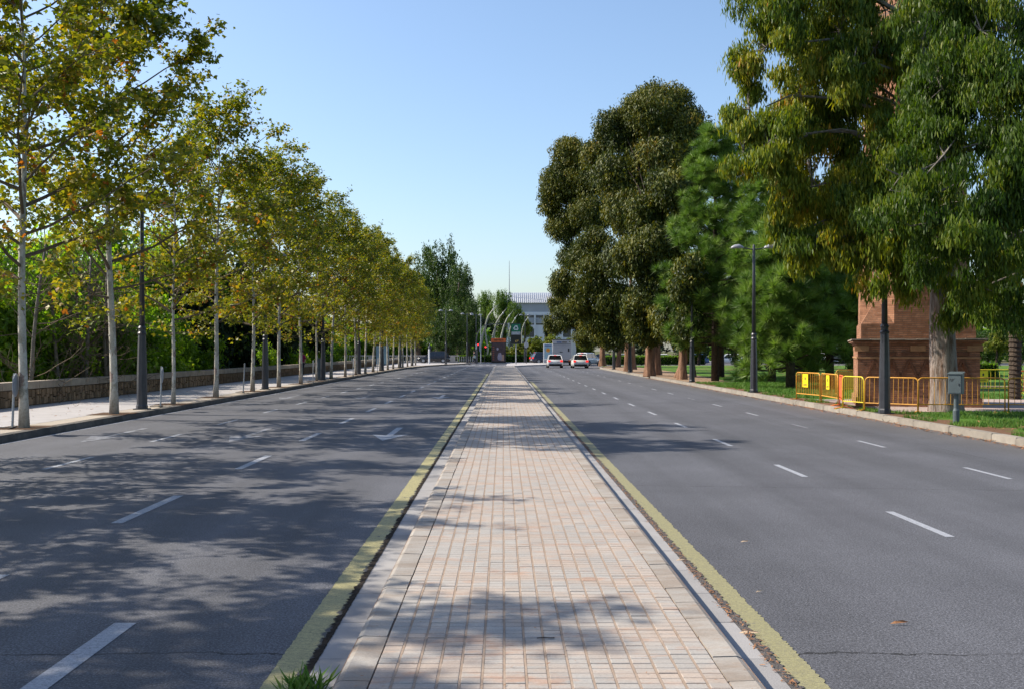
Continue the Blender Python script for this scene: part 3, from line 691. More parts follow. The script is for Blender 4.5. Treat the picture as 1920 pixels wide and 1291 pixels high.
# big gum tree by the grey cabinet
A = [L_(1475, -20, 28.5, 85, 95), L_(1435, 90, 28.0, 52, 85), L_(1405, 205, 28.4, 42, 90), L_(1395, 285, 28.0, 34, 60), L_(1450, 260, 27.4, 60, 80), L_(1500, 170, 29.4, 60, 110), L_(1470, 365, 27.8, 52, 65), L_(1520, 330, 28.6, 60, 90),
     L_(1480, 440, 27.6, 36, 45), L_(1530, 460, 27.2, 45, 55), L_(1590, 440, 27.4, 50, 70), L_(1575, 60, 29.0, 60, 120), L_(1600, 260, 29.5, 38, 110), L_(1660, 20, 28.8, 60, 70), L_(1650, 430, 26.6, 60, 75), L_(1640, 520, 26.4, 28, 45),
     L_(1720, 330, 27.0, 60, 110), L_(1720, 470, 26.4, 60, 60), L_(1690, 520, 26.8, 40, 50), L_(1775, 560, 27.2, 42, 55), L_(1750, 90, 29.6, 80, 120), L_(1830, 560, 27.6, 50, 50), L_(1880, 520, 28.4, 60, 60), L_(1545, 420, 30., 60, 90), L_(1560, 150, 30.5, 90, 150), L_(1500, 300, 30.5, 80, 110), L_(1620, 350, 28.0, 60, 80), L_(1600, 120, 27.6, 50, 80), L_(1700, 180, 28, 60, 110), L_(1680, 300, 27.4, 40, 70), L_(1440, 10, 28.4, 50, 50), L_(1615, 385, 27.0, 42, 50), L_(1670, 370, 27.0, 40, 50), L_(1580, 480, 27.2, 40, 38), L_(1640, 90, 28.0, 40, 70), L_(1660, 250, 27.6, 34, 50), L_(1605, 330, 27.4, 40, 50)]
lobes_tree('gum_tree', [(12.62, 28.9, .1), (12.55, 28.9, 2.4), (12.5, 28.8, 4.2), (12.2, 28.8, 8.), (11.9, 28.8, 12.5)], [.40, .33, .30, .24, .15], A, euc_leaf, 'euc_bark', 'large gum tree with peeling grey trunk behind the grey-green control box, drooping olive foliage', 170000, .19, 'gum trees on the right', seed=4, cluster_leaves=85, tonemid=.50)
B = [L_(1760, 150, 23.5, 80, 90), L_(1840, 60, 23, 90, 90), L_(1890, 190, 22.5, 90, 100), L_(1690, 330, 23, 50, 60), L_(1770, 290, 22.6, 70, 80), L_(1860, 330, 22.4, 80, 90), L_(1660, 400, 23, 38, 42), L_(1730, 420, 22.5, 65, 60), L_(1820, 440, 22, 75, 70), L_(1910, 440, 22.2, 70, 80), L_(1830, 540, 23.5, 45, 40), L_(1910, 560, 23.5, 55, 45), L_(1740, 40, 24, 60, 70), L_(2000, 250, 22, 110, 200), L_(1800, 200, 25, 110, 120), L_(1880, 420, 25, 100, 120), L_(1780, 380, 24.5, 80, 90), L_(1900, 20, 24, 90, 90), L_(1740, 490, 23.4, 45, 40), L_(1880, 600, 24.6, 60, 35)]
lobes_tree('gum_tree', [(15.3, 23.0, .1), (15.3, 22.9, 3.), (15., 22.8, 6.), (14.6, 22.8, 10.)], [.5, .4, .34, .2], B, euc_leaf_green, 'euc_bark', 'nearer gum tree with broad fresh green drooping foliage filling the upper right corner', 90000, .16, 'gum trees on the right', seed=9, cluster_leaves=75, tonemid=.40)

# the tall dark gum group
def E(trunk, lobes, label, n, seed, bark='euc_bark_red', r=.33, ls=.26, top=None, lean=(0, 0)):
    x, y = trunk; zt = top or 9.
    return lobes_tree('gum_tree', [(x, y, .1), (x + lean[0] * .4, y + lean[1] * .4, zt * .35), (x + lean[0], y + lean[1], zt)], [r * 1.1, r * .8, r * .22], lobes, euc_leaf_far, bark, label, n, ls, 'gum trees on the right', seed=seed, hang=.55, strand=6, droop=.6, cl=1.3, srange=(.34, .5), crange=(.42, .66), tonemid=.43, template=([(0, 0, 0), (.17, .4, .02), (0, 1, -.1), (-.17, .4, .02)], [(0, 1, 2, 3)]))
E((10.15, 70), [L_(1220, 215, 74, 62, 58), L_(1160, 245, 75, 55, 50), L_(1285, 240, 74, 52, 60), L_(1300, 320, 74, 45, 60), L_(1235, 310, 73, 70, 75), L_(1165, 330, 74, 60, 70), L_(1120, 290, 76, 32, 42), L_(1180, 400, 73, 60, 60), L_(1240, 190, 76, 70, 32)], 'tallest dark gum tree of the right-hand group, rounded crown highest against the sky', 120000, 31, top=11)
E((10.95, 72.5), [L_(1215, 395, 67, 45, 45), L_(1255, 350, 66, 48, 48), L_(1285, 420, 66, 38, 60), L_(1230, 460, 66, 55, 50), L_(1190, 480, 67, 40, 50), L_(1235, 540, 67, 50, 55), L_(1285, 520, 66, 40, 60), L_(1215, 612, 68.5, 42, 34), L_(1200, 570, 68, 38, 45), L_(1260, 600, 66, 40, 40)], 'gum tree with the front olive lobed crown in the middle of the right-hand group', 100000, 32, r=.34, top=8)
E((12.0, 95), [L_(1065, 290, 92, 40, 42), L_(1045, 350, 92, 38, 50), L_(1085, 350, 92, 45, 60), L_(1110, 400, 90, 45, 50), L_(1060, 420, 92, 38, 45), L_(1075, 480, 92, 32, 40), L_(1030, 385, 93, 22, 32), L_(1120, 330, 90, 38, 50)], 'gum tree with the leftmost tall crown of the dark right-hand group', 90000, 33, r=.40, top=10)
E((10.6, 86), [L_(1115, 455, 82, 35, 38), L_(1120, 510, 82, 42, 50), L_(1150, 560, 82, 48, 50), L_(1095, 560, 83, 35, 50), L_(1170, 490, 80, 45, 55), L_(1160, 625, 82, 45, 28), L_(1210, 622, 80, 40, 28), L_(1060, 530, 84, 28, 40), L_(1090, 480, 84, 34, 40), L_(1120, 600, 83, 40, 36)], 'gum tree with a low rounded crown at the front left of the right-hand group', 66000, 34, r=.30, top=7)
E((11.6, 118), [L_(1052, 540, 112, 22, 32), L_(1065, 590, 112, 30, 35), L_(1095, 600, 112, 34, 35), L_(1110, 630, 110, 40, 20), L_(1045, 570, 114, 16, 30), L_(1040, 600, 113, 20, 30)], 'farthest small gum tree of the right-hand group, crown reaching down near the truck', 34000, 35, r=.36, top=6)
for (x, y, ln, lb, sd) in ((12.3, 109, (.6, 0), 'leaning reddish gum trunk second from the junction corner', 41), (11.4, 65.5, (1.0, 0), 'short gum tree with its reddish trunk leaning right beside the dark trunk', 42), (10.9, 61.5, (0, 0), 'gum tree with the thick orange-brown trunk beside the third right-hand lamp post', 43), (12.7, 67.5, (-.2, 0), 'slim dark gum tree behind the leaning trunk', 44)):
    px = VX + x * FPX / y
    E((x, y), [L_(px + 8, 618, y, 38, 26), L_(px - 15, 590, y, 40, 34), L_(px + 22, 570, y + 1, 36, 40)] + ([L_(1288, 520, 56.2, 34, 60), L_(1292, 600, 57, 34, 26)] if sd == 43 else []), lb, 26000 if sd == 43 else 14000, sd, r=.27 if sd != 44 else .16, lean=ln, top=4.5)

# pines
def tufts(P, G, rad, per, tone0=.5):
    n = len(P); idx = np.repeat(np.arange(n), per); N = len(idx)
    dd = unit(N) + .75 * G[idx]; dd[:, 2] += .35
    tr = RNG.uniform(.75, 1.2, n) * rad; tt = RNG.normal(0, .2, n)
    return leafcloud('crown', [(-.026, 0, 0), (.026, 0, 0), (0, 1, 0)], [(0, 1, 2)], P[idx], dd, unit(N), tr[idx] * RNG.uniform(.7, 1.1, N), tone0 + tt[idx] + RNG.normal(0, .1, N))
def pine(loc, H, hb, R0, label, seed, ntuft=2100, shape=1., rad=.56, lean=0.):
    global RNG; RNG = np.random.default_rng(seed); random.seed(seed)
    root = empty('pine_tree', loc, label=label, cat='tree', group='pines on the right lawn')
    MB().tube([(0, 0, -.05), (lean * .3, .02, H * .35), (lean * .6, 0, H * .7), (lean, 0, H * .97)], [.24, .17, .10, .03], 10).build('trunk', 'bark_dark', root, smooth=True)
    bb = MB(); P = []; G = []; nb = 95
    for i in range(nb):
        t = (i + .5) / nb; h = hb + (H - hb) * t; a = i * 2.4 + random.uniform(-.4, .4)
        L = R0 * (1 - t) ** (.62 * shape) * random.uniform(.6, 1.12) + .25; el = random.uniform(-.25, .1) + .7 * t
        p0 = np.array([lean * t, 0, h]); d = np.array([math.cos(a) * math.cos(el), math.sin(a) * math.cos(el), math.sin(el)])
        pts, rd = limb(p0, d, L, .045 * (1 - t) + .012, .008, .35, 4, .1); bb.tube(pts, rd, 4, False)
        for k in range(max(4, int(ntuft / nb * (L / R0 + .35)))):
            s = random.uniform(.35, 1.) ** .6; q = pt_on(pts, s); sp = .09 + .22 * min(1, L * .4)
            P.append(q + np.array([random.gauss(0, sp), random.gauss(0, sp), random.gauss(0, sp * .8)])); g = d * .6 + np.array([0, 0, .5]); G.append(g)
    P = np.array(P); G = np.array(G); me = tufts(P, G, rad, 95); link('crown', me, pine_leaf, root)
    quick(bb, 'branch_framework', 'bark_dark', root, kind='stuff'); return root
pine((12.25, 58.5, .12), 14.0, 2.0, 2.9, 'tall bright green pine left of the lamp post on the lawn', 51, 1500, .6)
pine((14.6, 55, .12), 11.5, 2.4, 2.6, 'taller dark pine half hidden behind the lamp post', 53, 1100, .6)
pine((13.2, 46.5, .12), 7.8, .9, 2.3, 'bushy low pine right of the lamp post, foliage almost to the grass', 52, 1200, .7)
pine((15.8, 49, .12), 7.4, 1.2, 2.5, 'broad dark pine between the bushy pine and the brick chimney', 54, 1200, .6)
pine((14.2, 66, .12), 9.5, 2.0, 2.4, 'shaded pine behind the tall bright pine', 55, 900, .7)

# generic broadleaf trees (park, junction, background): shared crown meshes
def crown_mesh(seed, n, size, tone0, mat, flat=1., nl=15, sh=.62):
    global RNG; RNG = np.random.default_rng(seed)
    lc = unit(nl) * RNG.uniform(.35, .72, (nl, 1)); lr = RNG.uniform(.30, .52, nl); m = max(10, n // 45); per = 45
    li = RNG.integers(0, nl, m); u = unit(m); pc = lc[li] + u * lr[li][:, None] * RNG.uniform(sh, 1, (m, 1))
    idx = np.repeat(np.arange(m), per); N = len(idx)
    pos = pc[idx] + RNG.normal(0, .055, (N, 3)); pos[:, 2] *= flat
    tone = tone0 + RNG.normal(0, .17, m)[idx] + RNG.normal(0, .12, N)
    nn = unit(N) * .8; nn[:, 2] += .6
    me = leafcloud('crown', *OVAL_T, pos, unit(N) + np.array([0, 0, -.2]), nn, RNG.uniform(.7, 1.3, N) * size, tone); me.materials.append(mat); return me
CB = [crown_mesh(61, 24000, .062, .5, park_leaf), crown_mesh(62, 24000, .056, .6, park_leaf), crown_mesh(63, 20000, .06, .45, park_leaf, nl=10)]
CD = crown_mesh(64, 11000, .09, .4, dark_leaf); CS = crown_mesh(65, 9000, .10, .5, shrub_leaf)
CX = crown_mesh(66, 15000, .06, .4, mid_leaf); green_leaf = leafmat('green_leaf', [(0, (.025, .06, .01)), (.5, (.07, .135, .016)), (1, (.16, .23, .035))], .5, .4)
CG = crown_mesh(68, 20000, .055, .5, green_leaf, nl=22); CM = crown_mesh(67, 24000, .055, .5, mid_leaf, nl=26, sh=.7)
trk = MB().tube([(0, 0, 0), (.05, .03, .5), (0, 0, 1.)], [.045, .033, .02], 9).mesh('trunk'); trk.materials.append(MATS['bark_grey'])
trk2 = trk.copy(); trk2.materials.clear(); trk2.materials.append(MATS['bark_dark'])
def broad(loc, H, hb, rx, crown, label, name='broadleaf_tree', group=None, tm=trk, ry=None, cat='tree'):
    root = empty(name, loc, random.uniform(0, 6), label=label, cat=cat, group=group)
    if hb > .0:
        t = link('trunk', tm, None, root); t.scale = (H * .75,) * 3 if H < 8 else (H * .6, H * .6, H * .75)
    c = link('crown', crown, None, root, loc=(0, 0, (H + hb) / 2)); c.scale = (rx, ry or rx, (H - hb) / 2); return root
random.seed(17)
# river-bed park behind the wall
PK = [(-10, 20, 5.6, 3.4), (40, 24, 4.2, 3.0), (110, 30, 5.2, 3.4), (170, 36, 4.6, 3.4), (235, 33, 5.4, 3.3), (300, 40, 4.3, 2.6), (345, 46, 3.0, 2.6), (60, 44, 8.0, 4.6), (180, 52, 8.5, 4.8), (300, 60, 9.2, 5.0), (520, 74, 3.6, 3.2), (560, 66, 2.8, 2.4), (600, 92, 3.2, 3.5), (480, 64, 2.6, 2.2)]
lab_w = ['at the far left edge of the view', 'left of the nearest plane trunk', 'between the first two plane trunks', 'behind the second plane trunk', 'beside the first lamp post', 'right of the first lamp post', 'right of the thin third plane trunk', 'tall behind the first plane tree', 'tall behind the second plane tree', 'tall behind the third plane tree', 'behind the seventh plane trunk', 'right of the seventh plane trunk', 'near the third lamp post', 'left of the second lamp post']
for i, (px, d, top, r) in enumerate(PK):
    d += 4; lim = WX - r * .85 - .7; x = min((px - VX) * d / FPX, lim); dd = d if (px - VX) * d / FPX <= lim else x * FPX / (px - VX)
    broad((x, dd, -4.5), top + 4.5, 1.5, r, CB[i % 3], f'leafy green park tree beyond the wall, {lab_w[i]}', group='park trees beyond the wall')
for i, (px, d, top, r) in enumerate([(395, 58, 7.2, 3.2), (440, 66, 8.2, 3.6), (330, 62, 8.0, 3.4), (500, 78, 7.6, 3.4), (545, 90, 7.0, 3.8), (270, 75, 10, 4)]):
    x = (px - VX) * d / FPX
    broad((min(x, -18.5), d, -4.5), top + 4.5, .8, r, CD, f'dark conifer-like park tree beyond the wall behind the plane trunks, {ORD[i]}', 'dark_tree', 'dark trees beyond the wall', trk2)
for i in range(22):
    d = 90 + 9 * (i % 8) + random.uniform(-3, 3); px = -160 + i * 36; x = (px - VX) * d / FPX
    if px > 590: d = 170; x = (px - VX) * d / FPX
    broad((min(x, -22), d, -4.5), (8.5 if px < 560 else 5.6) + 4.5 + random.uniform(-1, 1), 1., 6., CB[i % 3] if i % 3 else CD, 'distant park tree in the riverbed, ' + ('dark' if i % 3 == 0 else 'green') + f' crown, {ORD[i]} from the left', group='distant riverbed trees')
# bare grey stems and twigs in the park
for i, (px, d) in enumerate([(48, 26), (150, 30), (165, 31), (196, 34), (205, 38), (128, 33)]):
    x = (px - VX) * d / FPX; random.seed(90 + i)
    x = -15.75; d = x * FPX / (px - VX)
    root = empty('bare_tree', (x, d, -4.5), label=f'thin bare grey tree beyond the wall, {ORD[i]} of the leafless stems from the left', cat='tree', group='leafless stems beyond the wall')
    H = 10; P_, Rd = limb((0, 0, 0), (random.uniform(-.03, .03), 0, 1), H, .13, .03, .2, 9, .025)
    MB().tube(P_, Rd, 8).build('trunk', 'bark_grey', root, smooth=True)
    bb = MB()
    for k in range(46):
        a = random.uniform(0, 6.3); q = pt_on(P_, random.uniform(.4, 1)); p2, r2 = limb(q, (math.cos(a), math.sin(a), random.uniform(.2, 1.2)), random.uniform(1.2, 2.6), .02, .006, .1, 5, .22); bb.tube(p2, r2, 3, False)
        for j in range(4): p3, r3 = limb(pt_on(p2, random.uniform(.3, 1)), unit(1)[0], random.uniform(.4, 1.), .008, .004, 0, 3, .3); bb.tube(p3, r3, 3, False)
    quick(bb, 'branch_framework', 'twig', root, kind='stuff')
# trees round the junction
random.seed(3)
def J(px, ytop, d, rpx, ybot, crown, label, name='broadleaf_tree', tm=trk2, gz=.1, group='trees round the junction'):
    x = (px - VX) * d / FPX; H = EYE - (ytop - VY) * d / FPX - gz; hb = EYE - (ybot - VY) * d / FPX - gz
    broad((x, d, gz), H, max(hb, .3), rpx * d / FPX, crown, label, name, group, tm)
J(822, 438, 165, 50, 655, CM, 'tall feathery tree rising behind the end of the plane row'); J(862, 480, 160, 36, 662, CM, 'tall tree right of the feathery one at the end of the plane row')
J(786, 488, 175, 46, 655, CM, 'dusky tree behind the last plane trees'); J(880, 548, 156, 24, 668, CM, 'low tree behind the crossing lamp posts'); J(842, 565, 152, 42, 670, CM, 'low dense tree filling the end of the plane row')
J(908, 540, 240, 24, 640, CG, 'bright green tree behind the white curved ribs, leftmost', gz=0); J(940, 538, 235, 30, 650, CG, 'broad bright green tree behind the white curved ribs', gz=0); J(965, 560, 228, 18, 650, CG, 'green tree right of the curved ribs beside the white building', gz=0)
J(905, 590, 190, 30, 668, CD, 'dark shrub-like tree behind the traffic lights'); J(985, 583, 260, 17, 640, CS, 'yellowish small tree in front of the white building')
for i, (px, yt, rp) in enumerate([(975, 640, 22), (1003, 628, 24), (1030, 624, 26), (1062, 632, 26), (1092, 636, 24), (950, 645, 18)]):
    J(px, yt, 185 + i * 3, rp, 682, CS, f'yellow-green shrub tree behind the crossing, {ORD[i]} counted among its row', 'shrub_tree')
J(1024, 590, 250, 6.5, 660, CD, 'narrow dark cypress in front of the white building', 'cypress_tree')
# park behind the right lawn
for i, (px, yt, d, rp, yb, cr, lb) in enumerate([(1310, 560, 130, 70, 672, CD, 'dark tree closing the back of the lawn behind the tall pine'), (1380, 590, 110, 50, 682, CD, 'dark low tree behind the lamp post on the lawn'), (1440, 560, 100, 60, 690, CD, 'dark tree behind the bushy pine'), (1530, 520, 85, 70, 690, CX, 'green tree behind the bushy pine and barriers'), (1595, 505, 75, 36, 690, CX, 'grey green tree just left of the brick chimney'), (1700, 560, 80, 60, 680, CX, 'tree behind the brick chimney'),
                                                  (1870, 615, 62, 26, 672, CS, 'sunny yellow-green shrub right of the brick pedestal'), (1905, 600, 70, 30, 690, CX, 'green tree behind the palm'), (1230, 600, 150, 60, 668, CD, 'dark tree in the gap behind the gum trunks'), (1850, 610, 90, 60, 690, CX, 'tree in the back of the square right of the pedestal'), (1160, 610, 170, 45, 662, CD, 'dark tree behind the corner gum trunks'), (1490, 660, 70, 70, 700, CD, 'dark low hedge behind the yellow barriers')]):
    J(px, yt, d, rp, yb, cr, lb, group='trees behind the right lawn')
# far wooded backdrop
RNG = np.random.default_rng(77)
def backdrop(x0, x1, y, h, n, nm):
    N = n; pos = np.stack([RNG.uniform(x0, x1, N), y + RNG.uniform(-8, 8, N), RNG.uniform(-1, 1, N)], 1)
    top = h * (.75 + .25 * np.sin(pos[:, 0] * .11) * np.cos(pos[:, 0] * .037 + 1)); pos[:, 2] = top * RNG.uniform(0, 1, N) ** .7
    me = leafcloud(nm, *OVAL_T, pos, unit(N), unit(N) + np.array([0, -.3, .5]), RNG.uniform(1.2, 2.2, N), .35 + RNG.normal(0, .15, N)); link(nm, me, dark_leaf if 'dark' in nm else park_leaf, label='distant wooded mass behind the park', cat='trees', kind='stuff')
backdrop(-190, -26, 215, 9., 9000, 'distant_woodland'); backdrop(34, 170, 190, 11., 8000, 'distant_woodland'); backdrop(-30, -3, 188, 8.5, 4500, 'distant_woodland')
# hedges
RNG = np.random.default_rng(5)
def hedge(x0, x1, y, h, w, label):
    N = int((x1 - x0) * 420); p = np.stack([RNG.uniform(x0, x1, N), RNG.uniform(-w / 2, w / 2, N), RNG.uniform(0, h, N)], 1)
    f = RNG.random(N); p[f < .4, 2] = h; p[(f > .4) & (f < .8), 1] = -w / 2; p += RNG.normal(0, .05, p.shape); p -= np.array([x0, 0, 0])
    root = empty('hedge', (x0, y, .1), label=label, cat='hedge')
    me = leafcloud('foliage', *OVAL_T, p, unit(N), unit(N) + np.array([0, -.5, .5]), RNG.uniform(.12, .22, N), .35 + RNG.normal(0, .15, N)); link('foliage', me, park_leaf, root)
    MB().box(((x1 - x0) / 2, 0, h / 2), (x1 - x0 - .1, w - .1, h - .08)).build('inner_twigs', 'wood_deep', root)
hedge(-7.0, 4.2, 158, 1.05, 1.2, 'clipped low hedge behind the poster column and green sign'); hedge(13, 26, 131, 1.1, 1.4, 'clipped dark hedge behind the parked cars right of the junction'); hedge(22, 30, 62, 1.0, 1.2, 'low hedge at the back of the square right of the pedestal')

# palm at the right edge
pr = empty('palm_tree', (18.2, 36, .1), label='palm with dark ringed trunk near the right edge behind the barriers', cat='tree')
pf = []; z = 0.
while z < 6.6: pf += [(.23, z), (.19, z + .12)]; z += .16
MB().lathe(pf, 12).build('trunk', 'bark_dark', pr)
RNG = np.random.default_rng(8); bb = []; dd = []
fm = MB()
for k in range(34):
    a = k * 2.4; el = 1.2 - k * .05; pts = []
    for s in np.linspace(0, 1, 8): rr = 2.7 * s; pts.append(np.array([math.cos(a) * rr * math.cos(el * .6), math.sin(a) * rr * math.cos(el * .6), 6.6 + 2. * s * math.sin(el) - 2.2 * s * s]))
    fm.tube(pts, [.03] * 4 + [.015] * 4, 4, False)
    for s in np.linspace(.15, 1, 26):
        q = pt_on(pts, s); t = pt_on(pts, min(1, s + .05)) - pt_on(pts, s - .05)
        sd = np.cross(t, [0, 0, 1]); sd /= np.linalg.norm(sd) + 1e-6
        for sg in (-1, 1): bb.append(q); dd.append(sd * sg + t * 2 + np.array([0, 0, -.45]))
quick(fm, 'frond_stem', 'twig', pr, kind='stuff')
bb = np.array(bb); dd = np.array(dd); link('crown', leafcloud('crown', [(-.03, 0, 0), (.03, 0, 0), (0, 1, 0)], [(0, 1, 2)], bb, dd, unit(len(bb)), RNG.uniform(.4, .6, len(bb)), RNG.uniform(.2, .7, len(bb))), park_leaf, pr)

# grass blades on the verge and a tuft at the kerb
RNG = np.random.default_rng(12)
N = 120000; gx = 10.38 + RNG.random(N) ** 1.3 * 9; gy = 19 + RNG.random(N) ** 1.4 * 45
nz = np.sin(gx * 3.1 + gy * 1.3) + np.sin(gx * 1.2 - gy * 2.2 + 2) + .6 * np.sin(gy * 4.1)
ok = ((nz + np.clip((gx - 10.4) * 1.3, 0, 3) * np.clip((gy - 20) / 30, .6, 1)) > .55) & ~((gy > 28.4) & (gy < 36.6) & (gx > 10.9)) & ~((gy > 55) & (gx < 13.4))
gx, gy = gx[ok], gy[ok]; N = len(gx); d = unit(N) * .5; d[:, 2] = 1.
link('grass', leafcloud('grass', *BLADE_T, np.stack([gx, gy, np.full(N, .14)], 1), d, unit(N), RNG.uniform(.04, .10, N) * (1 + gy / 90), RNG.uniform(.1, .9, N)), grass_leaf, label='short green grass on the right verge', cat='grass', kind='stuff')
N = 200; a = RNG.random(N) * 6.28; rr = RNG.random(N) ** .6 * .10
P = np.stack([-1.06 + rr * np.cos(a), 5.42 + rr * 1.7 * np.sin(a), np.full(N, .01)], 1); d = unit(N) * .8; d[:, 2] = RNG.uniform(.4, 1.2, N)
link('grass_tuft', leafcloud('grass_tuft', [(-.016, 0, 0), (.016, 0, 0), (.01, .6, .05), (0, 1, .25)], [(0, 1, 2), (0, 2, 3)], P, d, unit(N), RNG.uniform(.06, .17, N), RNG.uniform(.3, 1, N)), grass_leaf, label='small green grass tuft growing in the joint at the foot of the left median kerb', cat='weed', kind='stuff')
# litter of dry leaves
def litter(name, n, fx, y0, y1, s0, s1, z, label, m='dry_leaf'):
    global RNG
    gy = y0 + RNG.random(n) ** 1.5 * (y1 - y0); gx = fx(n, gy); nn = unit(n) * .35; nn[:, 2] += 1; d = unit(n); d[:, 2] *= .15
    link(name, leafcloud(name, *LANCE_T, np.stack([gx, gy, np.full(n, z) + RNG.random(n) * .01], 1), d, nn, RNG.uniform(s0, s1, n), RNG.random(n)), m, label=label, cat='leaf litter', kind='stuff')
litter('leaf_litter', 1500, lambda n, y: 1.595 + RNG.normal(0, .018, n), 4.5, 30, .015, .05, .016, 'brown leaf crumbs in the joint right of the median')
litter('leaf_litter', 1600, lambda n, y: 10.06 - np.abs(RNG.normal(0, .14, n)), 15, 70, .05, .16, .01, 'dry leaves in the gutter of the right kerb')
litter('leaf_litter', 500, lambda n, y: 10.6 + RNG.random(n) * 3, 22, 60, .06, .16, .16, 'dry leaves scattered on the right verge')
litter('leaf_litter', 260, lambda n, y: -11.2 - RNG.random(n) * 3.4, 20, 60, .07, .15, .158, 'scattered fallen leaves on the left pavement')
litter('leaf_litter', 150, lambda n, y: RNG.uniform(-.8, 1.3, n), 5, 22, .015, .03, .153, 'tiny leaf bits on the median paving')
for i, (px, py, rz, s) in enumerate([(1397, 1017, .2, .10), (1424, 1111, .5, .08), (1686, 1171, .1, .13), (1278, 1052, .1, .11), (1404, 1190, -.2, .13), (1160, 985, .4, .09)]):
    z = EYE * FPX / (py - VY); x = (px - VX) * z / FPX
    b = MB().add([(-.5, 0, 0), (-.2, .07, .12), (.2, .06, .16), (.55, .05, .06), (.2, -.05, .05), (-.2, -.06, .02)], [(0, 1, 2, 3, 4, 5)])
    o = b.build('fallen_leaf', 'pale_leaf' if i != 2 else 'dry_leaf', label='curled dry leaf lying on the ' + ['right road left of centre', 'right road nearer the viewer than the first leaf', 'right road, reddish and nearest the right edge', 'joint beside the yellow line', 'joint nearest the viewer', 'joint farther up the yellow line'][i], cat='leaf', group='single fallen leaves')
    o.location = (x, z, .012); o.scale = (s, s, s); o.rotation_euler = (0, 0, rz)
b = MB().tube([(-.45, 0, 0), (-.1, .02, .02), (.3, -.02, .01), (.5, .03, .0)], .03, 5).build('fallen_twig', 'tar', label='short dark twig on the median paving', cat='twig'); b.scale = (.11,) * 3; b.location = (.25, 6.0, .155)

# ------------------------------------------------------------------ brick chimney
CH = empty('brick_chimney', (11.1, 31.7, .15), R(-17), label='old brick chimney on a square pedestal with zigzag reliefs behind the barriers', cat='chimney')
W = 3.5
MB().box((W / 2, W / 2, .86), (W, W, 1.72)).build('pedestal', 'brick', CH)
MB().box((W / 2, W / 2, .14), (W + .12, W + .12, .28)).build('plinth', 'brick', CH)
MB().box((W / 2, W / 2, 1.50), (W + .06, W + .06, .05)).build('string_course', 'sandstone', CH)
MB().box((W / 2, W / 2, 1.80), (W + .02, W + .02, .15)).build('frieze', 'brick', CH)
for k in range(3): MB().box((W / 2, W / 2, 1.905 + k * .045), (W + .10 + .10 * k, W + .10 + .10 * k, .043)).build('cornice_course', 'brick', CH)
x = -.2
while x < W + .16:
    l = random.uniform(.3, .6); l = min(l, W + .2 - x)
    MB().box((x + l / 2, -.02, 2.055 + random.uniform(-.004, .01)), (l - .012, .44 + random.uniform(-.03, .02), .038)).build('cap_slab', 'coping', CH); x += l
MB().box((W / 2, W / 2 + .12, 2.05), (W + .38, W + .02, .03)).build('cap_bed', 'coping', CH)
for xx, l in ((.12, .42), (1.75, .44), (W - .14, .44)): MB().box((xx, -.022, 1.785), (l, .05, .17)).build('stone_block', 'sandstone', CH)
for k in range(6): MB().box((.42 + k * .52, -.005, 1.62), (.36, .05, .10)).build('brick_panel', 'brick_shaded', CH)  # panels painted with the recess shade
for k in range(6):   # zigzag ribs on the front, coloured dark like shaded recesses
    x0 = .28 + k * .5
    for sgn in (-1, 1):
        b = MB().box((0, 0, 0), (.06, .09, .60)); o = b.build('zigzag_rib', 'brick_shaded', CH); o.location = (x0 + .22 + sgn * .115, -.012, 1.17); o.rotation_euler = (0, sgn * -.38, 0)
MB().box((W / 2, W / 2, 2.07 + .24), (W - .2, W - .2, .48)).build('upper_block', 'brick', CH)
h = (W - .22) / 2; q = h * math.tan(math.pi / 8); cx = W / 2
def octa(hh): qq = hh * math.tan(math.pi / 8); return [(-qq, -hh), (qq, -hh), (hh, -qq), (hh, qq), (qq, hh), (-qq, hh), (-hh, qq), (-hh, -qq)]
b = MB(); z0, z1, z2 = 2.55, 3.35, 19.; hs = [h, h * .995, h * .72]
b.add([(cx + x, cx + y, z) for hh, z in zip(hs, (z0, z1, z2)) for x, y in octa(hh)], [(i + r * 8, (i + 1) % 8 + r * 8, (i + 1) % 8 + r * 8 + 8, i + r * 8 + 8) for r in range(2) for i in range(8)] + [tuple(range(16, 24))]).build('shaft', 'brick', CH)
for sx, sy in ((-1, -1), (1, -1), (1, 1), (-1, 1)):   # broaches
    c0 = (cx + sx * h, cx + sy * h, z0); a1 = (cx + sx * q, cx + sy * h, z0); a2 = (cx + sx * h, cx + sy * q, z0); t = (cx + sx * (h + q) / 2 * .985, cx + sy * (h + q) / 2 * .985, z0 + .85)
    MB().add([c0, a1, a2, t], [(0, 1, 3), (1, 2, 3), (2, 0, 3), (0, 2, 1)]).build('broach', 'brick', CH)
rb = MB().tube([(2.45, -.35, 2.5), (2.4, -.34, 2.1), (2.2, -.32, 1.45)], [.012, .02, .03], 6).build('hanging_branch', 'pale_leaf', label='bare broken branch hanging in front of the brick pedestal', cat='branch'); rb.location = (11.1, 31.5, .1); rb.rotation_euler = (0, 0, R(-17))

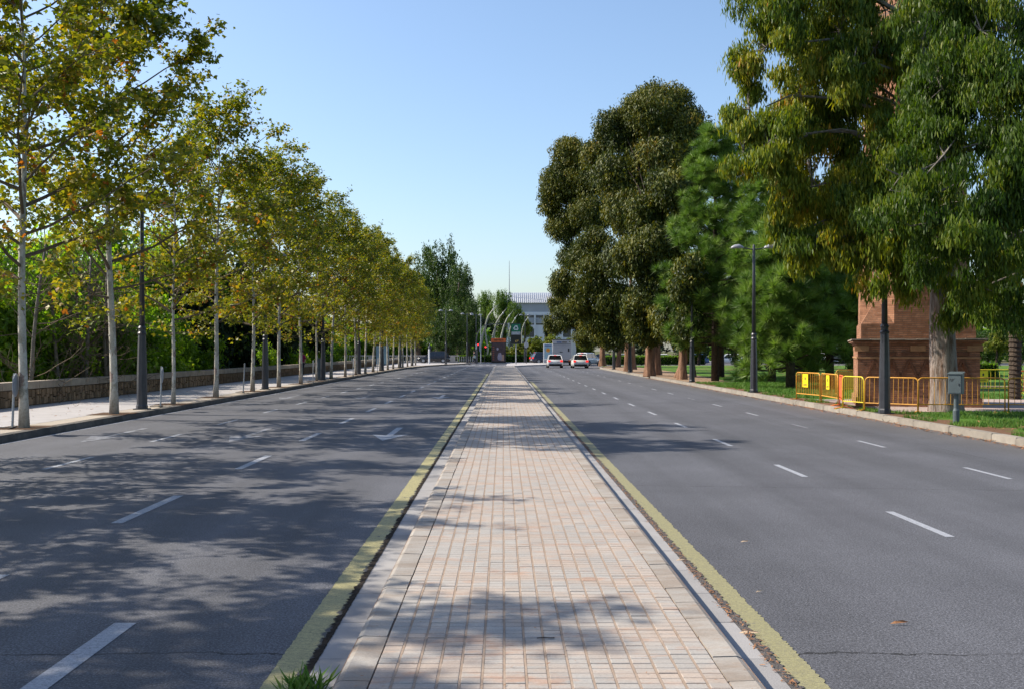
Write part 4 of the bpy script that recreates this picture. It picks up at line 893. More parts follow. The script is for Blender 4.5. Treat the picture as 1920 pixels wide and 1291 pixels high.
# ------------------------------------------------------------------ lamp posts
def lamp_post():
    root = empty('lamp_post', (0, 0, 0))
    MB().lathe([(.165, 0), (.165, .1), (.15, .14), (.145, 1.0), (.112, 2.1), (.105, 2.18)], 8).build('base', 'lamp_iron', root)
    MB().lathe([(.12, 2.18), (.13, 2.22), (.10, 2.27), (.10, 2.34), (.12, 2.38), (.085, 2.44)], 16).build('collar', 'lamp_iron', root, smooth=False)
    MB().lathe([(.082, 2.44), (.062, 4.5), (.052, 6.05), (.02, 6.12)], 14).build('column', 'lamp_iron', root, smooth=True)
    for s in (-1, 1):
        arm = MB().tube([(s * .03, 0, 5.90), (s * .25, 0, 5.93), (s * .45, 0, 5.98)], [.028, .022, .02], 8).build('arm', 'lamp_iron', root)
        n = 14; vs = []; fs = []
        prof = [(-.27, .0, .0), (-.22, .10, .08), (-.05, .135, .155), (.12, .12, .13), (.24, .07, .06), (.28, .0, .0)]
        b = MB(); 
        for (px, hw, ht) in prof[1:-1]:
            pass
        rings = []
        for (px, hw, ht) in prof:
            rings.append([(s * (.68 + s * 0) + s * px * 1., hw * math.cos(t), 5.97 + (ht * math.sin(t) if math.sin(t) > 0 else .03 * math.sin(t))) for t in (2 * math.pi * k / n for k in range(n))])
        vs = [v for r_ in rings for v in r_]
        for i in range(len(rings) - 1):
            for k in range(n): k2 = (k + 1) % n; fs.append((i * n + k, i * n + k2, (i + 1) * n + k2, (i + 1) * n + k))
        b.add(vs, fs).build('lamp_head', 'lamp_grey', root, smooth=True)
    MB().box((0, -.147, .75), (.10, .012, .42)).build('access_door', 'lamp_iron', root, bevel=.004)
    MB().box((0, 0, .012), (.40, .40, .024)).build('foot_plate', 'lamp_iron', root)
    return root
lp0 = lamp_post()
LP = [(-10.65, y, 0, l) for y, l in ((15.2, 'outside the view left of the first plane tree'), (29.9, 'nearest, standing before the second plane trunk'), (45.4, 'second along the left kerb'), (60., 'third along the left kerb beside the grey cabinet'), (75., 'fourth along the left kerb'), (89.5, 'fifth along the left kerb'), (105., 'sixth along the left kerb'), (119., 'seventh, at the end of the plane row'))]
LP += [(-7.6, 135, 0, 'alone on the curve after the plane row'), (-5.2, 147, .3, 'before the crossing traffic light')]
LP += [(x, y, 0, l) for x, y, l in ((10.47, 27.8, 'nearest, half hidden by gum leaves before the brick pedestal'), (10.4, 42, 'with both arms clear against the pines'), (10.45, 56, 'beside the thick orange-brown gum trunk'), (10.4, 70.5, 'beside the gum trunks in the middle of the right row'), (10.4, 83, 'beside the reddish trunks near the junction'), (10.5, 96, 'last one before the junction corner'))]
LP += [(3.3, 152, .5, 'behind the green sign in front of the white building'), (-4.0, 151, .5, 'with pale domes above the traffic lights')]
for i, (x, y, rz, l) in enumerate(LP):
    o = lp0 if i == 0 else copy_tree(lp0)
    o.location = (x, y, .15); o.rotation_euler = (0, 0, rz); tag(o, ('left' if x < 0 else 'right') + ' side black lamp post, ' + l, 'lamp post', 'black two-armed lamp posts')
    if y > 130: o.scale = (1, 1, 1.18)

# ------------------------------------------------------------------ small signs on the left pavement
def post_sign(loc, h, disc, lean, label, w=.30):
    root = empty('round_sign', loc, label=label, cat='sign', group='temporary signs along the left pavement')
    root.rotation_euler = (lean[1], lean[0], R(12))
    MB().tube([(0, 0, .02), (0, 0, h)], .026, 8).build('pole', 'galvanised', root)
    MB().box((0, 0, .012), (.62, .07, .02)).box((0, -.0, .030), (.09, .5, .02)).build('foot', 'kerb_dark', root)
    if disc:
        b = MB(); n = 20; th = R(83)
        for k in (0, 1):
            pass
        vs = []
        for s in (-.008, .008):
            vs += [(.03 * 1 + s, math.cos(2 * math.pi * k / n) * w, h - .26 + math.sin(2 * math.pi * k / n) * w) for k in range(n)]
        o = b.add(vs, [tuple(range(n)), tuple(range(2 * n - 1, n - 1, -1))] + [(k, (k + 1) % n, n + (k + 1) % n, n + k) for k in range(n)]).build('sign_plate', 'sign_grey', root); o.rotation_euler = (0, 0, 0)
        MB().box((0, 0, h - .2), (.07, .05, .3)).build('bracket', 'galvanised', root)
    return root
for px, py, top, disc, lean, lb, w in ((23, 802, 699, 1, (.04, 0), 'round sign seen edge-on on a leaning pole at the far left edge', .26), (301, 762, 686, 1, (.025, 0), 'round sign edge-on between the first lamp post and the thin plane trunk', .24), (456, 736, 680, 0, (.05, 0), 'bare leaning sign pole between two plane trunks left of the second lamp post', .2),
                                     (587, 717, 675, 1, (0, 0), 'small round sign left of the third lamp post', .26), (662, 704, 672, 1, (0, 0), 'round pale sign left of the fourth lamp post', .32), (708, 697, 671, 1, (0, 0), 'small farthest round sign past the fourth lamp post', .3)):
    z = 1.7 * FPX / (py - VY); post_sign(((px - VX) * z / FPX, z, .15), (py - top) * z / FPX, disc, lean, lb, w)
cb = empty('street_cabinet', (-11.1, 60.8, .15), label='slim grey street cabinet beside the third left lamp post', cat='cabinet')
MB().box((0, 0, .62), (.30, .28, 1.24)).build('housing', 'cabinet_grey', cb, bevel=.02); MB().box((0, 0, 1.26), (.34, .32, .05)).build('lid', 'cabinet_grey', cb)
pn = empty('bus_shelter', (-12.6, 108, .15), label='glass bus shelter with pale blue ad panel between far plane trunks', cat='shelter')
MB().box((0, 0, 2.35), (1.6, 4., .12)).build('roof', 'lamp_iron', pn); MB().box((-.7, 0, 1.2), (.04, 3.8, 2.1)).build('glass_panel', 'car_glass', pn); MB().box((0, -2, 1.3), (1.3, .12, 1.9)).build('advert_panel', 'poster_blue', pn)
for s in (-1, 1): MB().box((-.7, s * 1.9, 1.15), (.08, .08, 2.3)).build('post', 'lamp_iron', pn)
MB().lathe([(.12, 0), (.12, 1.9), (.08, 2.0)], 10).build('bollard', 'white_enamel', label='tall white bollard-like post after the last plane trunks', cat='bollard').location = (-10.2, 140, .15)
# grey cabinet on a pole, right verge
gb = empty('control_cabinet', (10.78, 24.1, .12), label='grey-green metal control box on a pole before the gum trunk', cat='cabinet')
MB().lathe([(.075, 0), (.075, .32), (.055, .38), (.05, .9)], 12).build('pole', 'cabinet_grey', gb, smooth=False)
b = MB(); hw, hd = .155, .115
b.add([(-hw, -hd, .72), (hw, -hd, .72), (hw, hd, .72), (-hw, hd, .72), (-hw, -hd, 1.19), (hw, -hd, 1.19), (hw, hd, 1.25), (-hw, hd, 1.25)], [(3, 2, 1, 0), (4, 5, 6, 7), (0, 1, 5, 4), (1, 2, 6, 5), (2, 3, 7, 6), (3, 0, 4, 7)]).build('housing', 'cabinet_grey', gb, bevel=.012)
MB().box((0, .01, 1.245), (.345, .27, .018)).build('lid', 'cabinet_grey', gb).rotation_euler = (R(10), 0, 0)
o = children(gb)[-1]; o.location = (0, -.0, .0); o.location = (0, -.22 * .0 + .20, -.01)
MB().box((0, -hd - .004, .96), (.27, .006, .42)).build('door', 'cabinet_grey', gb, bevel=.002); MB().box((.09, -hd - .012, .95), (.02, .012, .05)).build('lock', 'lamp_iron', gb)
gb.rotation_euler = (0, 0, R(-38))
for k in range(5): MB().tube([(-.12 + k * .02, -hd - .009, 1.04 + .03 * math.sin(k * 2)), (-.10 + k * .022, -hd - .009, 1.09 - .02 * (k % 2))], .004, 4).build('scribble', 'print_dark', gb)

# ------------------------------------------------------------------ crowd barriers
def barrier(a, b, mat, label, signs=(), nb=11, H=.98, lean=0., plate=False):
    a = Vector((*a, .13)); b = Vector((*b, .13)); L = (b - a).length; rz = math.atan2(b.y - a.y, b.x - a.x)
    root = empty('crowd_barrier', a, rz, label=label, cat='barrier', group='crowd barriers'); root.rotation_euler = (lean, 0, rz)
    r = .12; pts = [(0, 0, 0), (0, 0, H - r)] + [(r - r * math.cos(t), 0, H - r + r * math.sin(t)) for t in (.4, .8, 1.2, 1.57)] + [(L - r + r * math.sin(t), 0, H - r + r * math.cos(t)) for t in (0, .4, .8, 1.2, 1.57)] + [(L, 0, 0)]
    MB().tube(pts, .019, 8).build('frame', mat, root, smooth=True)
    MB().tube([(0.02, 0, .24), (L - .02, 0, .24)], .016, 8).build('lower_rail', mat, root)
    bm_ = MB().tube([(0, 0, .25), (0, 0, H - .015)], .0075, 6).mesh('bar'); bm_.materials.append(MATS[mat])
    for k in range(nb): link('bar', bm_, None, root, loc=(L * (k + 1) / (nb + 1), 0, 0))
    for x in (.0, L):
        MB().tube([(x, -.26, .01), (x, 0, .06), (x, .26, .01)], .015, 6).build('foot', mat, root)
    for sx in signs:
        p = MB().box((L * sx, -.03, H - .27), (.40, .008, .46)).build('placard', 'placard_yellow', root, label='yellow printed placard with a small emblem')
        MB().lathe([(.06, 0), (.06, .004)], 12).build('emblem', 'print_dark', p).location = (L * sx, -.036, H - .2); children(p)[-1].rotation_euler = (R(90), 0, 0); children(p)[-1].scale = (.6, 1., 1)
        for q in range(2): MB().box((L * sx, -.036, H - .40 - q * .04), (.27, .004, .018)).build('text_line', 'print_dark', p)
    if plate: MB().box((L / 2, 0, .62), (L - .1, .02, .62)).build('panel', mat, root)
    return root
barrier((10.4, 35.9), (10.7, 34.2), 'barrier_yellow', 'leftmost yellow barrier with a placard, standing on the verge', (.42,), 12)
barrier((10.72, 34.1), (10.6, 32.05), 'barrier_yellow', 'second yellow barrier with a placard, just left of the orange one', (.45,), 12)
barrier((10.6, 31.9), (10.22, 30.45), 'barrier_orange', 'orange barrier seen almost edge-on left of the bright yellow one', (), 4, plate=True)
barrier((10.16, 30.3), (10.45, 29.35), 'barrier_bright', 'narrow bright lemon-yellow barrier at the kerb', (), 10)
barrier((10.42, 29.2), (11.52, 28.15), 'barrier_yellow', 'orange-yellow barrier behind the nearest right lamp post', (), 10, lean=-.05)
barrier((11.62, 28.35), (14.02, 28.3), 'barrier_yellow', 'long yellow barrier passing behind the gum trunk', (), 15)
barrier((14.12, 28.3), (16.4, 28.0), 'barrier_yellow', 'rightmost near yellow barrier running out of view', (), 13)
barrier((19.2, 41.), (21., 41.), 'barrier_bright', 'farther yellow barrier with a solid end panel in the square', (.12,), 9)
barrier((19.35, 38.), (21.3, 38.), 'barrier_orange', 'orange barrier in the square at the right edge', (), 10)
barrier((13.15, 40.), (13.95, 40.2), 'barrier_yellow', 'dull yellow barrier with a solid panel in shade behind the orange one', (), 9, plate=True)

# ------------------------------------------------------------------ vehicles
def wheel(root, x, y, r=.32, w=.2):
    wb = MB().lathe([(r * .62, -w / 2), (r * .93, -w / 2), (r, -w / 2 + .03), (r, w / 2 - .03), (r * .93, w / 2), (r * .62, w / 2)], 20)
    o = wb.build('wheel', 'rubber', root, smooth=False); o.rotation_euler = (0, R(90), 0); o.location = (x, y, r)
    q = MB().lathe([(r * .6, -w / 2 - .004), (r * .6, w / 2 + .004)], 14).build('rim', 'galvanised', o); return o
def car(loc, rz, paint_, label, L=4.1, Wd=1.76, H=1.48, suv=0., taxi=False, group='cars round the junction', lights=True):
    root = empty('car', loc, rz, label=label, cat='car', group=group)
    hw = Wd / 2; g = .18 + suv * .08; belt = .92 + suv * .1
    # body: cross-section loft along y (rear at -L/2 toward the viewer when rz=0)
    st = [(-L / 2, .88, .40, .62), (-L / 2 + .06, .95, .26, .90), (-L / 2 + .35, 1., .20, belt + .02), (-L * .2, 1., g, belt), (L * .12, 1., g, belt - .02), (L * .27, .99, g, belt - .05), (L * .42, .95, .22, belt - .17), (L / 2 - .04, .86, .28, belt - .32), (L / 2, .78, .38, belt - .42)]
    vs = []; fs = []; n = 10
    for y, wv, zb, zt in st:
        w = hw * wv; m = zb + (zt - zb) * .45
        vs += [(-w * .86, y, zb), (w * .86, y, zb), (w * .97, y, zb + .08), (w, y, m), (w * .975, y, zt - .10), (w * .88, y, zt), (-w * .88, y, zt), (-w * .975, y, zt - .10), (-w, y, m), (-w * .97, y, zb + .08)]
    for i in range(len(st) - 1):
        for k in range(n): k2 = (k + 1) % n; fs.append((i * n + k, i * n + k2, (i + 1) * n + k2, (i + 1) * n + k))
    fs += [tuple(range(n - 1, -1, -1)), tuple((len(st) - 1) * n + k for k in range(n))]
    MB().add(vs, fs).build('body', paint_, root, smooth=True)
    # greenhouse
    y0, y1, y2, y3 = -L / 2 + .16, -L / 2 + .62, L * .06, L * .25; wb_, wt = hw * .90, hw * .72
    gl = MB().add([(-wb_, y0, belt - .03), (wb_, y0, belt - .03), (wb_, y3, belt - .06), (-wb_, y3, belt - .06), (-wt, y1, H - .07), (wt, y1, H - .07), (wt, y2, H - .07), (-wt, y2, H - .07)], [(3, 2, 1, 0), (4, 5, 6, 7), (0, 1, 5, 4), (1, 2, 6, 5), (2, 3, 7, 6), (3, 0, 4, 7)]).build('windows', 'car_glass', root, bevel=.02)
    MB().add([(-wt - .03, y1 - .1, H - .085), (wt + .03, y1 - .1, H - .085), (wt + .03, y2 + .05, H - .085), (-wt - .03, y2 + .05, H - .085), (-wt * .88, y1 + .05, H), (wt * .88, y1 + .05, H), (wt * .88, y2 - .1, H - .01), (-wt * .88, y2 - .1, H - .01)], [(3, 2, 1, 0), (4, 5, 6, 7), (0, 1, 5, 4), (1, 2, 6, 5), (2, 3, 7, 6), (3, 0, 4, 7)]).build('roof', paint_, root, bevel=.02)
    for s in (-1, 1):
        for (ya, za, yb, zb2) in ((y0 - .0, belt - .03, y1 - .04, H - .07), (-L * .06, belt, -L * .06, H - .07), (y3, belt - .05, y2 + .03, H - .07)):
            MB().tube([(s * (wb_ + .004), ya, za), (s * (wt + .012), yb, zb2)], .045 if ya != -L * .06 else .025, 6).build('pillar', paint_, root)
        wheel(root, s * (hw - .1), -L * .31, .31 + suv * .05); wheel(root, s * (hw - .1), L * .31, .31 + suv * .05)
        t = MB().box((s * hw * .78, -L / 2 + .05, belt - .14), (.27, .16, .20)).build('tail_light', tail_red if lights else 'tar', root, bevel=.03)
        MB().box((s * (hw + .06), L * .17, belt + .02), (.16, .09, .13)).build('mirror', paint_, root, bevel=.03)
        MB().box((s * hw * .7, L / 2 - .07, belt - .30), (.32, .14, .13)).build('headlight', 'sign_white', root, bevel=.03)
        MB().box((s * (hw - .015), -L * .05, belt - .2), (.02, .16, .03)).build('door_handle', 'lamp_iron', root)
    MB().box((0, -L / 2 - .005, .35), (Wd * .80, .10, .20)).build('rear_bumper', 'rubber', root, bevel=.03)
    MB().box((0, -L / 2 - .012, .60), (.50, .02, .11)).build('number_plate', 'sign_white', root)
    MB().box((0, y1 - .12, H - .06), (.30, .06, .035)).build('brake_light', tail_red, root)
    MB().tube([(0, y0 + .15, belt + .12), (.3, y0 + .12, belt + .09)], .01, 4).build('wiper', 'rubber', root)
    if taxi: MB().box((0, y1 + .5, H + .06), (.34, .14, .10)).build('roof_sign', 'sign_white', root, bevel=.02)
    return root
car((5.85, 115, 0), 0, 'car_white', 'white hatchback with red brake lights, left one of the two stopped side by side')
car((8.50, 112.5, 0), 0, 'car_taxi', 'white taxi-like hatchback with a roof sign, right one of the two stopped side by side', taxi=True)
car((11.0, 131, 0), R(-32), 'car_white', 'white taller car turning right just behind the right-hand hatchback', L=4.5, Wd=1.85, H=1.66, suv=1.)
car((6.4, 150.5, 0), R(-74), 'car_navy', 'dark blue off-roader half hidden by the ad panel', L=4.6, Wd=1.85, H=1.72, suv=1.)
car((6.1, 153.5, 0), R(-90), 'car_silver', 'low pale car just left of the dark blue off-roader', H=1.25)
for x, y, m, r_, lb in ((16.5, 140, 'car_silver', 90, 'parked silver car seen between the corner gum trunks'), (21.3, 141, 'car_white', 90, 'parked white car left of the lamp post between gum trunks'), (26.5, 141, 'car_blue', 90, 'parked blue car among the gum trunks'), (31.5, 142, 'car_white', 90, 'parked white car at the right end of the row beyond the lawn'), (36.8, 142, 'car_navy', 90, 'parked dark car farthest right beyond the lawn'), (13.9, 146, 'car_black', 80, 'dark car beyond the turning white car')):
    car((x, y, 0), R(r_), m, lb, lights=False, group='cars parked beyond the lawn')
car((-10.0, 146.5, .15), R(88), 'car_black', 'dark car crossing behind the end of the plane row', L=4.6, Wd=1.85, H=1.7, suv=1., lights=False)
tk = empty('truck', (7.75, 133, 0), R(-9), label='grey box truck with a roller rear door standing ahead of the hatchbacks', cat='truck')
MB().box((0, 3., 2.0), (2.5, 6., 2.75)).build('cargo_box', 'truck_side', tk, bevel=.03)
MB().box((0, -.02, 2.0), (2.44, .06, 2.65)).build('rear_frame', 'truck_box', tk); dr = MB().box((0, -.06, 1.72), (2.1, .04, 1.95)).build('rear_door', 'truck_box', tk)
for k in range(7): MB().box((0, -.085, .85 + k * .28), (2.06, .012, .016)).build('door_rib', 'sign_grey', dr)
MB().box((0, -.02, 3.34), (2.5, .12, .09)).build('top_trim', 'print_dark', tk); MB().box((0, -.06, 2.76), (2.3, .05, .05)).build('door_rail', 'print_dark', tk)
MB().box((-.38, -.06, 3.0), (.62, .02, .15)).build('blue_logo', 'car_blue', tk); MB().box((.33, -.06, 3.0), (.66, .02, .12)).build('red_logo', 'soil', tk)
MB().box((-.1, -.09, 1.75), (.36, .02, .10)).build('handle', 'print_dark', tk); MB().box((.88, -.09, 2.0), (.2, .02, .42)).build('side_notice', 'print_dark', tk)
MB().box((0, .1, .5), (2.3, .3, .22)).build('under_bar', 'rubber', tk); MB().box((0, 4, .55), (1.0, 8, .3)).build('chassis', 'rubber', tk)
MB().box((0, 7.3, 1.5), (2.3, 1.9, 2.2)).build('cab', 'truck_side', tk, bevel=.1)
for s in (-1, 1):
    wheel(tk, s * 1.0, 1.3, .45, .42); wheel(tk, s * 1.05, 7.2, .45, .3); MB().box((s * 1.0, -.08, .62), (.3, .06, .14)).build('tail_light', 'kiosk_orange', tk)

# ------------------------------------------------------------------ signs, kiosk, signals at the junction
gs = empty('information_sign', (1.72, 134, .15), label='tall green sign with recycling triangle on a pole at the end of the median', cat='sign')
MB().tube([(0, 0, 0), (0, 0, 2.7)], .075, 10).build('pole', 'sign_grey', gs)
MB().box((0, 0, 4.0), (1.38, .24, 2.72)).build('casing', 'sign_black', gs, bevel=.02)
MB().box((0, -.13, 4.75), (1.2, .03, 1.0)).build('green_panel', 'sign_green', gs); MB().box((0, -.13, 4.02), (1.2, .03, .36)).build('grey_panel', 'sign_grey', gs); MB().box((0, -.132, 4.23), (1.2, .03, .03)).build('white_line', 'sign_white', gs)
for k in range(2): MB().box((-.05, -.148, 4.10 - k * .13), (.95 - .2 * k, .01, .035)).build('text_line', 'sign_white', gs)
tri = MB()
for k in range(3):
    a = math.pi / 2 + k * 2 * math.pi / 3; a2 = a + 2 * math.pi / 3; p = Vector((math.cos(a), 0, math.sin(a))) * .40; q = Vector((math.cos(a2), 0, math.sin(a2))) * .40
    s0, s1 = p.lerp(q, .14), p.lerp(q, .66); hd = (q - p).normalized(); nr = Vector((hd.z, 0, -hd.x)); o0 = Vector((0, -.152, 4.73))
    tri.add([o0 + s0 + nr * .06, o0 + s0 - nr * .06, o0 + s1 - nr * .06, o0 + s1 + nr * .06], [(0, 1, 2, 3)]); tri.add([o0 + s1 + nr * .13, o0 + s1 - nr * .13, o0 + s1 + hd * .2], [(0, 1, 2)])
tri.build('recycling_arrows', 'sign_white', gs)
def text(s, size, m, parent, loc, name='lettering', rot=(math.pi / 2, 0, 0)):
    cu = bpy.data.curves.new(name, 'FONT'); cu.body = s; cu.size = size; cu.extrude = .004; cu.align_x = 'CENTER'; cu.align_y = 'CENTER'
    ob = bpy.data.objects.new(name, cu); C.objects.link(ob); dg = bpy.context.evaluated_depsgraph_get(); me = bpy.data.meshes.new_from_object(ob.evaluated_get(dg)); bpy.data.objects.remove(ob)
    o = link(name, me, m, parent, loc=loc); o.rotation_euler = rot; return o
text('17°', .38, led_amber, gs, (.12, -.135, 2.98), 'display_digits')
ks = empty('poster_column', (-.65, 150, .14), label='dark poster column with an orange header left of the green sign', cat='poster column')
MB().box((0, .5, 1.75), (2.15, 1.0, 3.5)).build('casing', 'sign_black', ks, bevel=.03); MB().box((0, -.03, 3.32), (2.2, .1, .56)).build('header', 'kiosk_orange', ks); MB().box((0, -.03, 1.6), (1.9, .04, 2.8)).build('poster', 'poster_dark', ks)
for k in range(8): MB().box((-.62 + k * .18, -.09, 3.32), (.12, .01, .16 + .05 * (k % 3))).build('header_letter', 'soil', ks)
po = MB().lathe([(.0, .0), (.28, .12), (.36, .5), (.22, 1.0), (.16, 1.15)], 12, sy=.05).build('poster_figure', 'poster_pale', ks); po.location = (.18, -.06, .35)
MB().lathe([(.05, -.15), (.17, 0), (.14, .18), (.03, .25)], 12, sy=.08).build('poster_head', 'poster_pale', ks).location = (-.15, -.06, 2.0)
MB().box((.55, -.055, .75), (.5, .01, .9)).build('poster_patch', 'skin', ks); 
for k in range(7): MB().box((-.75, -.055, .5 + k * .3), (.25, .01, .06)).build('poster_text', 'kiosk_orange', ks)
ap = empty('advert_panel', (6.5, 146, .15), label='white framed illuminated-type ad panel with blue poster before the dark off-roader', cat='ad panel')
MB().box((0, 0, 1.38), (1.36, .2, 2.76)).build('frame', 'white_enamel', ap, bevel=.02); p = MB().box((0, -.11, 1.62), (1.1, .03, 2.1)).build('poster', 'poster_blue', ap)
MB().box((0, -.11, .3), (1.1, .03, .42)).build('lower_panel', 'sign_grey', ap)
MB().lathe([(.30, 0), (.30, .01)], 18).build('poster_spot', 'shrub_spot' if False else 'barrier_yellow', p).rotation_euler = (R(90), 0, 0); children(p)[-1].location = (0, -.13, 1.85)
MB().box((0, -.14, 1.85), (.22, .01, .22)).build('poster_figure', 'kiosk_orange', p); MB().box((0, -.13, 2.5), (1.0, .01, .18)).build('poster_title', 'car_blue', p)
def signal(loc, rz, h, lab, board=True):
    root = empty('traffic_light', loc, rz, label=lab, cat='traffic light', group='traffic lights at the crossing')
    MB().tube([(0, 0, 0), (0, 0, h)], .055, 8).build('pole', 'lamp_iron', root); MB().box((.1, -.1, h - .45), (.30, .22, .9)).build('housing', 'sign_black', root, bevel=.03)
    for k, m in enumerate((signal_red, 'tar', 'tar')):
        o = MB().lathe([(.10, 0), (.10, .04)], 14).build('lens', m, root, label='lit red lens' if k == 0 else None); o.location = (.1, -.21, h - .16 - .29 * k); o.rotation_euler = (R(90), 0, 0)
        MB().box((.1, -.27, h - .04 - .29 * k), (.24, .14, .02)).build('visor', 'sign_black', root)
    return root
signal(at(895, 681, 140)[:2] + (.15,), 0, 2.75, 'left traffic light showing red with a pale box beside it'); signal(at(909, 681, 152)[:2] + (.14,), 0, 2.5, 'right traffic light showing red left of the poster column')
c_ = empty('back_signal', at(893, 681, 140.6)[:2] + (.15,), label='pale-backed pedestrian signal box beside the left red light', cat='signal'); MB().box((0, -.3, 2.3), (.2, .2, .7)).build('housing', 'sign_white', c_); MB().tube([(0, -.2, 0), (0, -.2, 2.)], .05, 8).build('pole', 'lamp_iron', c_)
gp = empty('mast_pole', at(901.5, 681, 143)[:2] + (.15,), label='tall light grey pole with a sign back left of the poster column', cat='pole')
MB().tube([(0, 0, 0), (0, 0, 6.8)], [.075, .05], 10).build('pole', 'galvanised', gp); MB().box((-.13, 0, 2.3), (.18, .05, 1.3)).build('sign_back', 'sign_grey', gp)
ma = empty('signal_gantry', at(893.5, 681, 145)[:2] + (.15,), label='curved arm gantry with a grey signal hanging over the road before the ribs', cat='gantry')
arcp = [(0, 0, 0), (0, 0, 3.4), (.15, 0, 4.2), (.6, 0, 4.95), (1.3, 0, 5.4), (2.4, 0, 5.55), (4.7, 0, 5.55)]
MB().tube(arcp, [.09, .08, .07, .06, .055, .05, .04], 8).build('arm', 'lamp_iron', ma); MB().box((4.6, 0, 5.2), (.26, .24, .95)).build('signal_box', 'galvanised', ma, bevel=.03)
sg = empty('sign_post', at(987, 682, 144)[:2] + (.15,), label='grey-backed sign on a dark pole right of the green sign', cat='sign'); MB().tube([(0, 0, 0), (0, 0, 2.6)], .05, 8).build('pole', 'lamp_iron', sg); MB().lathe([(.32, -.02), (.32, .02)], 18).build('plate', 'sign_grey', sg).location = (-.02, -.08, 2.6); children(sg)[-1].rotation_euler = (R(90), 0, 0); children(sg)[-1].scale = (1, 1.4, 1)
# white curved ribs
def rib(pts, w, label, fork=True):
    root = empty('curved_rib', (0, 0, 0), label=label, cat='sculpture', group='white curved ribs behind the crossing')
    w = [x * .36 for x in w]; base = Vector(pts[0]); root.location = base; P_ = [Vector(p) - base for p in pts]
    MB().tube(P_, w, 8).build('blade', 'sculpture_white', root, smooth=True)
    if fork:
        m = P_[len(P_) // 2 - 0]; MB().tube([m, m + Vector((-.5, 0, -1.8)), m + Vector((-.85, 0, -3.6))], [.08, .16, .2], 6).build('strut', 'sculpture_white', root)
    k = P_[-2]; MB().lathe([(.05, -.2), (.12, 0), (.05, .2)], 10).build('spotlight', 'sign_white', root).location = k
    return root
rz_ = 172
def rp(L, d=rz_): return [at(x, y, d) for x, y in L]
rib(rp([(912, 678), (915, 655), (912, 638), (909.5, 620), (911, 606), (916, 592), (925, 580), (936.5, 569.5)]), [.35, .38, .4, .42, .42, .36, .25, .03], 'leftmost and tallest white curved rib')
rib(rp([(927, 676), (926.5, 650), (926.5, 632), (928, 615), (931, 605), (938, 593), (943, 587), (951.5, 576)], 174), [.3, .33, .36, .38, .38, .32, .22, .03], 'white curved rib rising above the left part of the poster column')
rib(rp([(941, 676), (940, 650), (940.5, 633), (943, 617), (946, 608), (951, 597), (955, 592), (963, 581)], 177), [.3, .33, .36, .36, .36, .3, .2, .03], 'white curved rib rising above the right part of the poster column')
rib(rp([(956, 676), (955, 650), (954, 632), (956, 618), (960, 607), (966, 597), (973, 587)], 190), [.25, .3, .3, .3, .28, .2, .03], 'faint white rib behind the green sign', False)
rib(rp([(982, 676), (979, 650), (978, 626), (980, 614), (984, 604), (990, 596), (994, 592)], 205), [.25, .28, .28, .28, .25, .2, .03], 'small white rib right of the green sign', False)

# white building with curved ribbed roof
D = 420; bw = empty('office_building', ((1010 - VX) * D / FPX, D, 0), label='large white building with curved ribbed metal roof at the end of the avenue', cat='building')
def Zp(y, d=D): return EYE - (y - VY) * d / FPX
def Wp(px, d=D): return px * d / FPX
x0 = Wp(-62); x1 = Wp(85); cxm = (x0 + x1) / 2; zr = Zp(568)
MB().box((cxm, 8, Zp(585) / 2), (x1 - x0, 16, Zp(585))).build('facade', 'building_white', bw)
MB().box((cxm, 8.2, (Zp(585) + zr) / 2), (x1 - x0 + .4, 16, zr - Zp(585))).build('upper_band', 'building_grey', bw)
rpts = [(-.6, zr), (2, Zp(560)), (6, Zp(552)), (11, Zp(546.5)), (18, Zp(544.5))]
b = MB(); n = len(rpts)
b.add([(xx, y_, z_) for xx in (x0 - .8, x1 + .8) for y_, z_ in rpts] + [(x0 - .8, 18, zr), (x1 + .8, 18, zr)], [(i, i + 1, n + i + 1, n + i) for i in range(n - 1)] + [tuple(range(n)) + (2 * n,), tuple(range(n, 2 * n)) + (2 * n + 1,)]).build('roof', 'roof_metal', bw)
sm_ = MB().tube([(0, y_, z_ + .1) for y_, z_ in rpts], .14, 4).mesh('roof_seam'); sm_.materials.append(MATS['roof_metal'])
xx = x0
while xx < x1: link('roof_seam', sm_, None, bw, loc=(xx, 0, 0)); xx += .85
for row, (ya, yb) in enumerate(((591, 596), (606, 609), (616, 632), (640, 650))):
    for k in range(9):
        xa = Wp(-50 + k * 17.2); w_ = Wp(13.5 if row != 2 else 14)
        if row == 2 and k % 2: continue
        f = MB().box((xa, -.02, (Zp(ya) + Zp(yb)) / 2), (w_, .1, Zp(ya) - Zp(yb))).build('window', 'building_glass', bw)
for k in range(9): MB().box((Wp(-41.5 + k * 17.2), -.35, Zp(612)), (.5, .7, Zp(588) - Zp(636))).build('fin', 'building_white', bw)
for k in range(2): MB().box((cxm, -.04, Zp(601 + k * 0) - k * 3), (x1 - x0 - 1, .1, Wp(9))).build('spandrel', 'building_grey', bw) if k == 0 else None
MB().tube([(Wp(-55), 4, Zp(548)), (Wp(-55), 4, Zp(488))], [.18, .08], 6).build('antenna_mast', 'lamp_grey', bw)
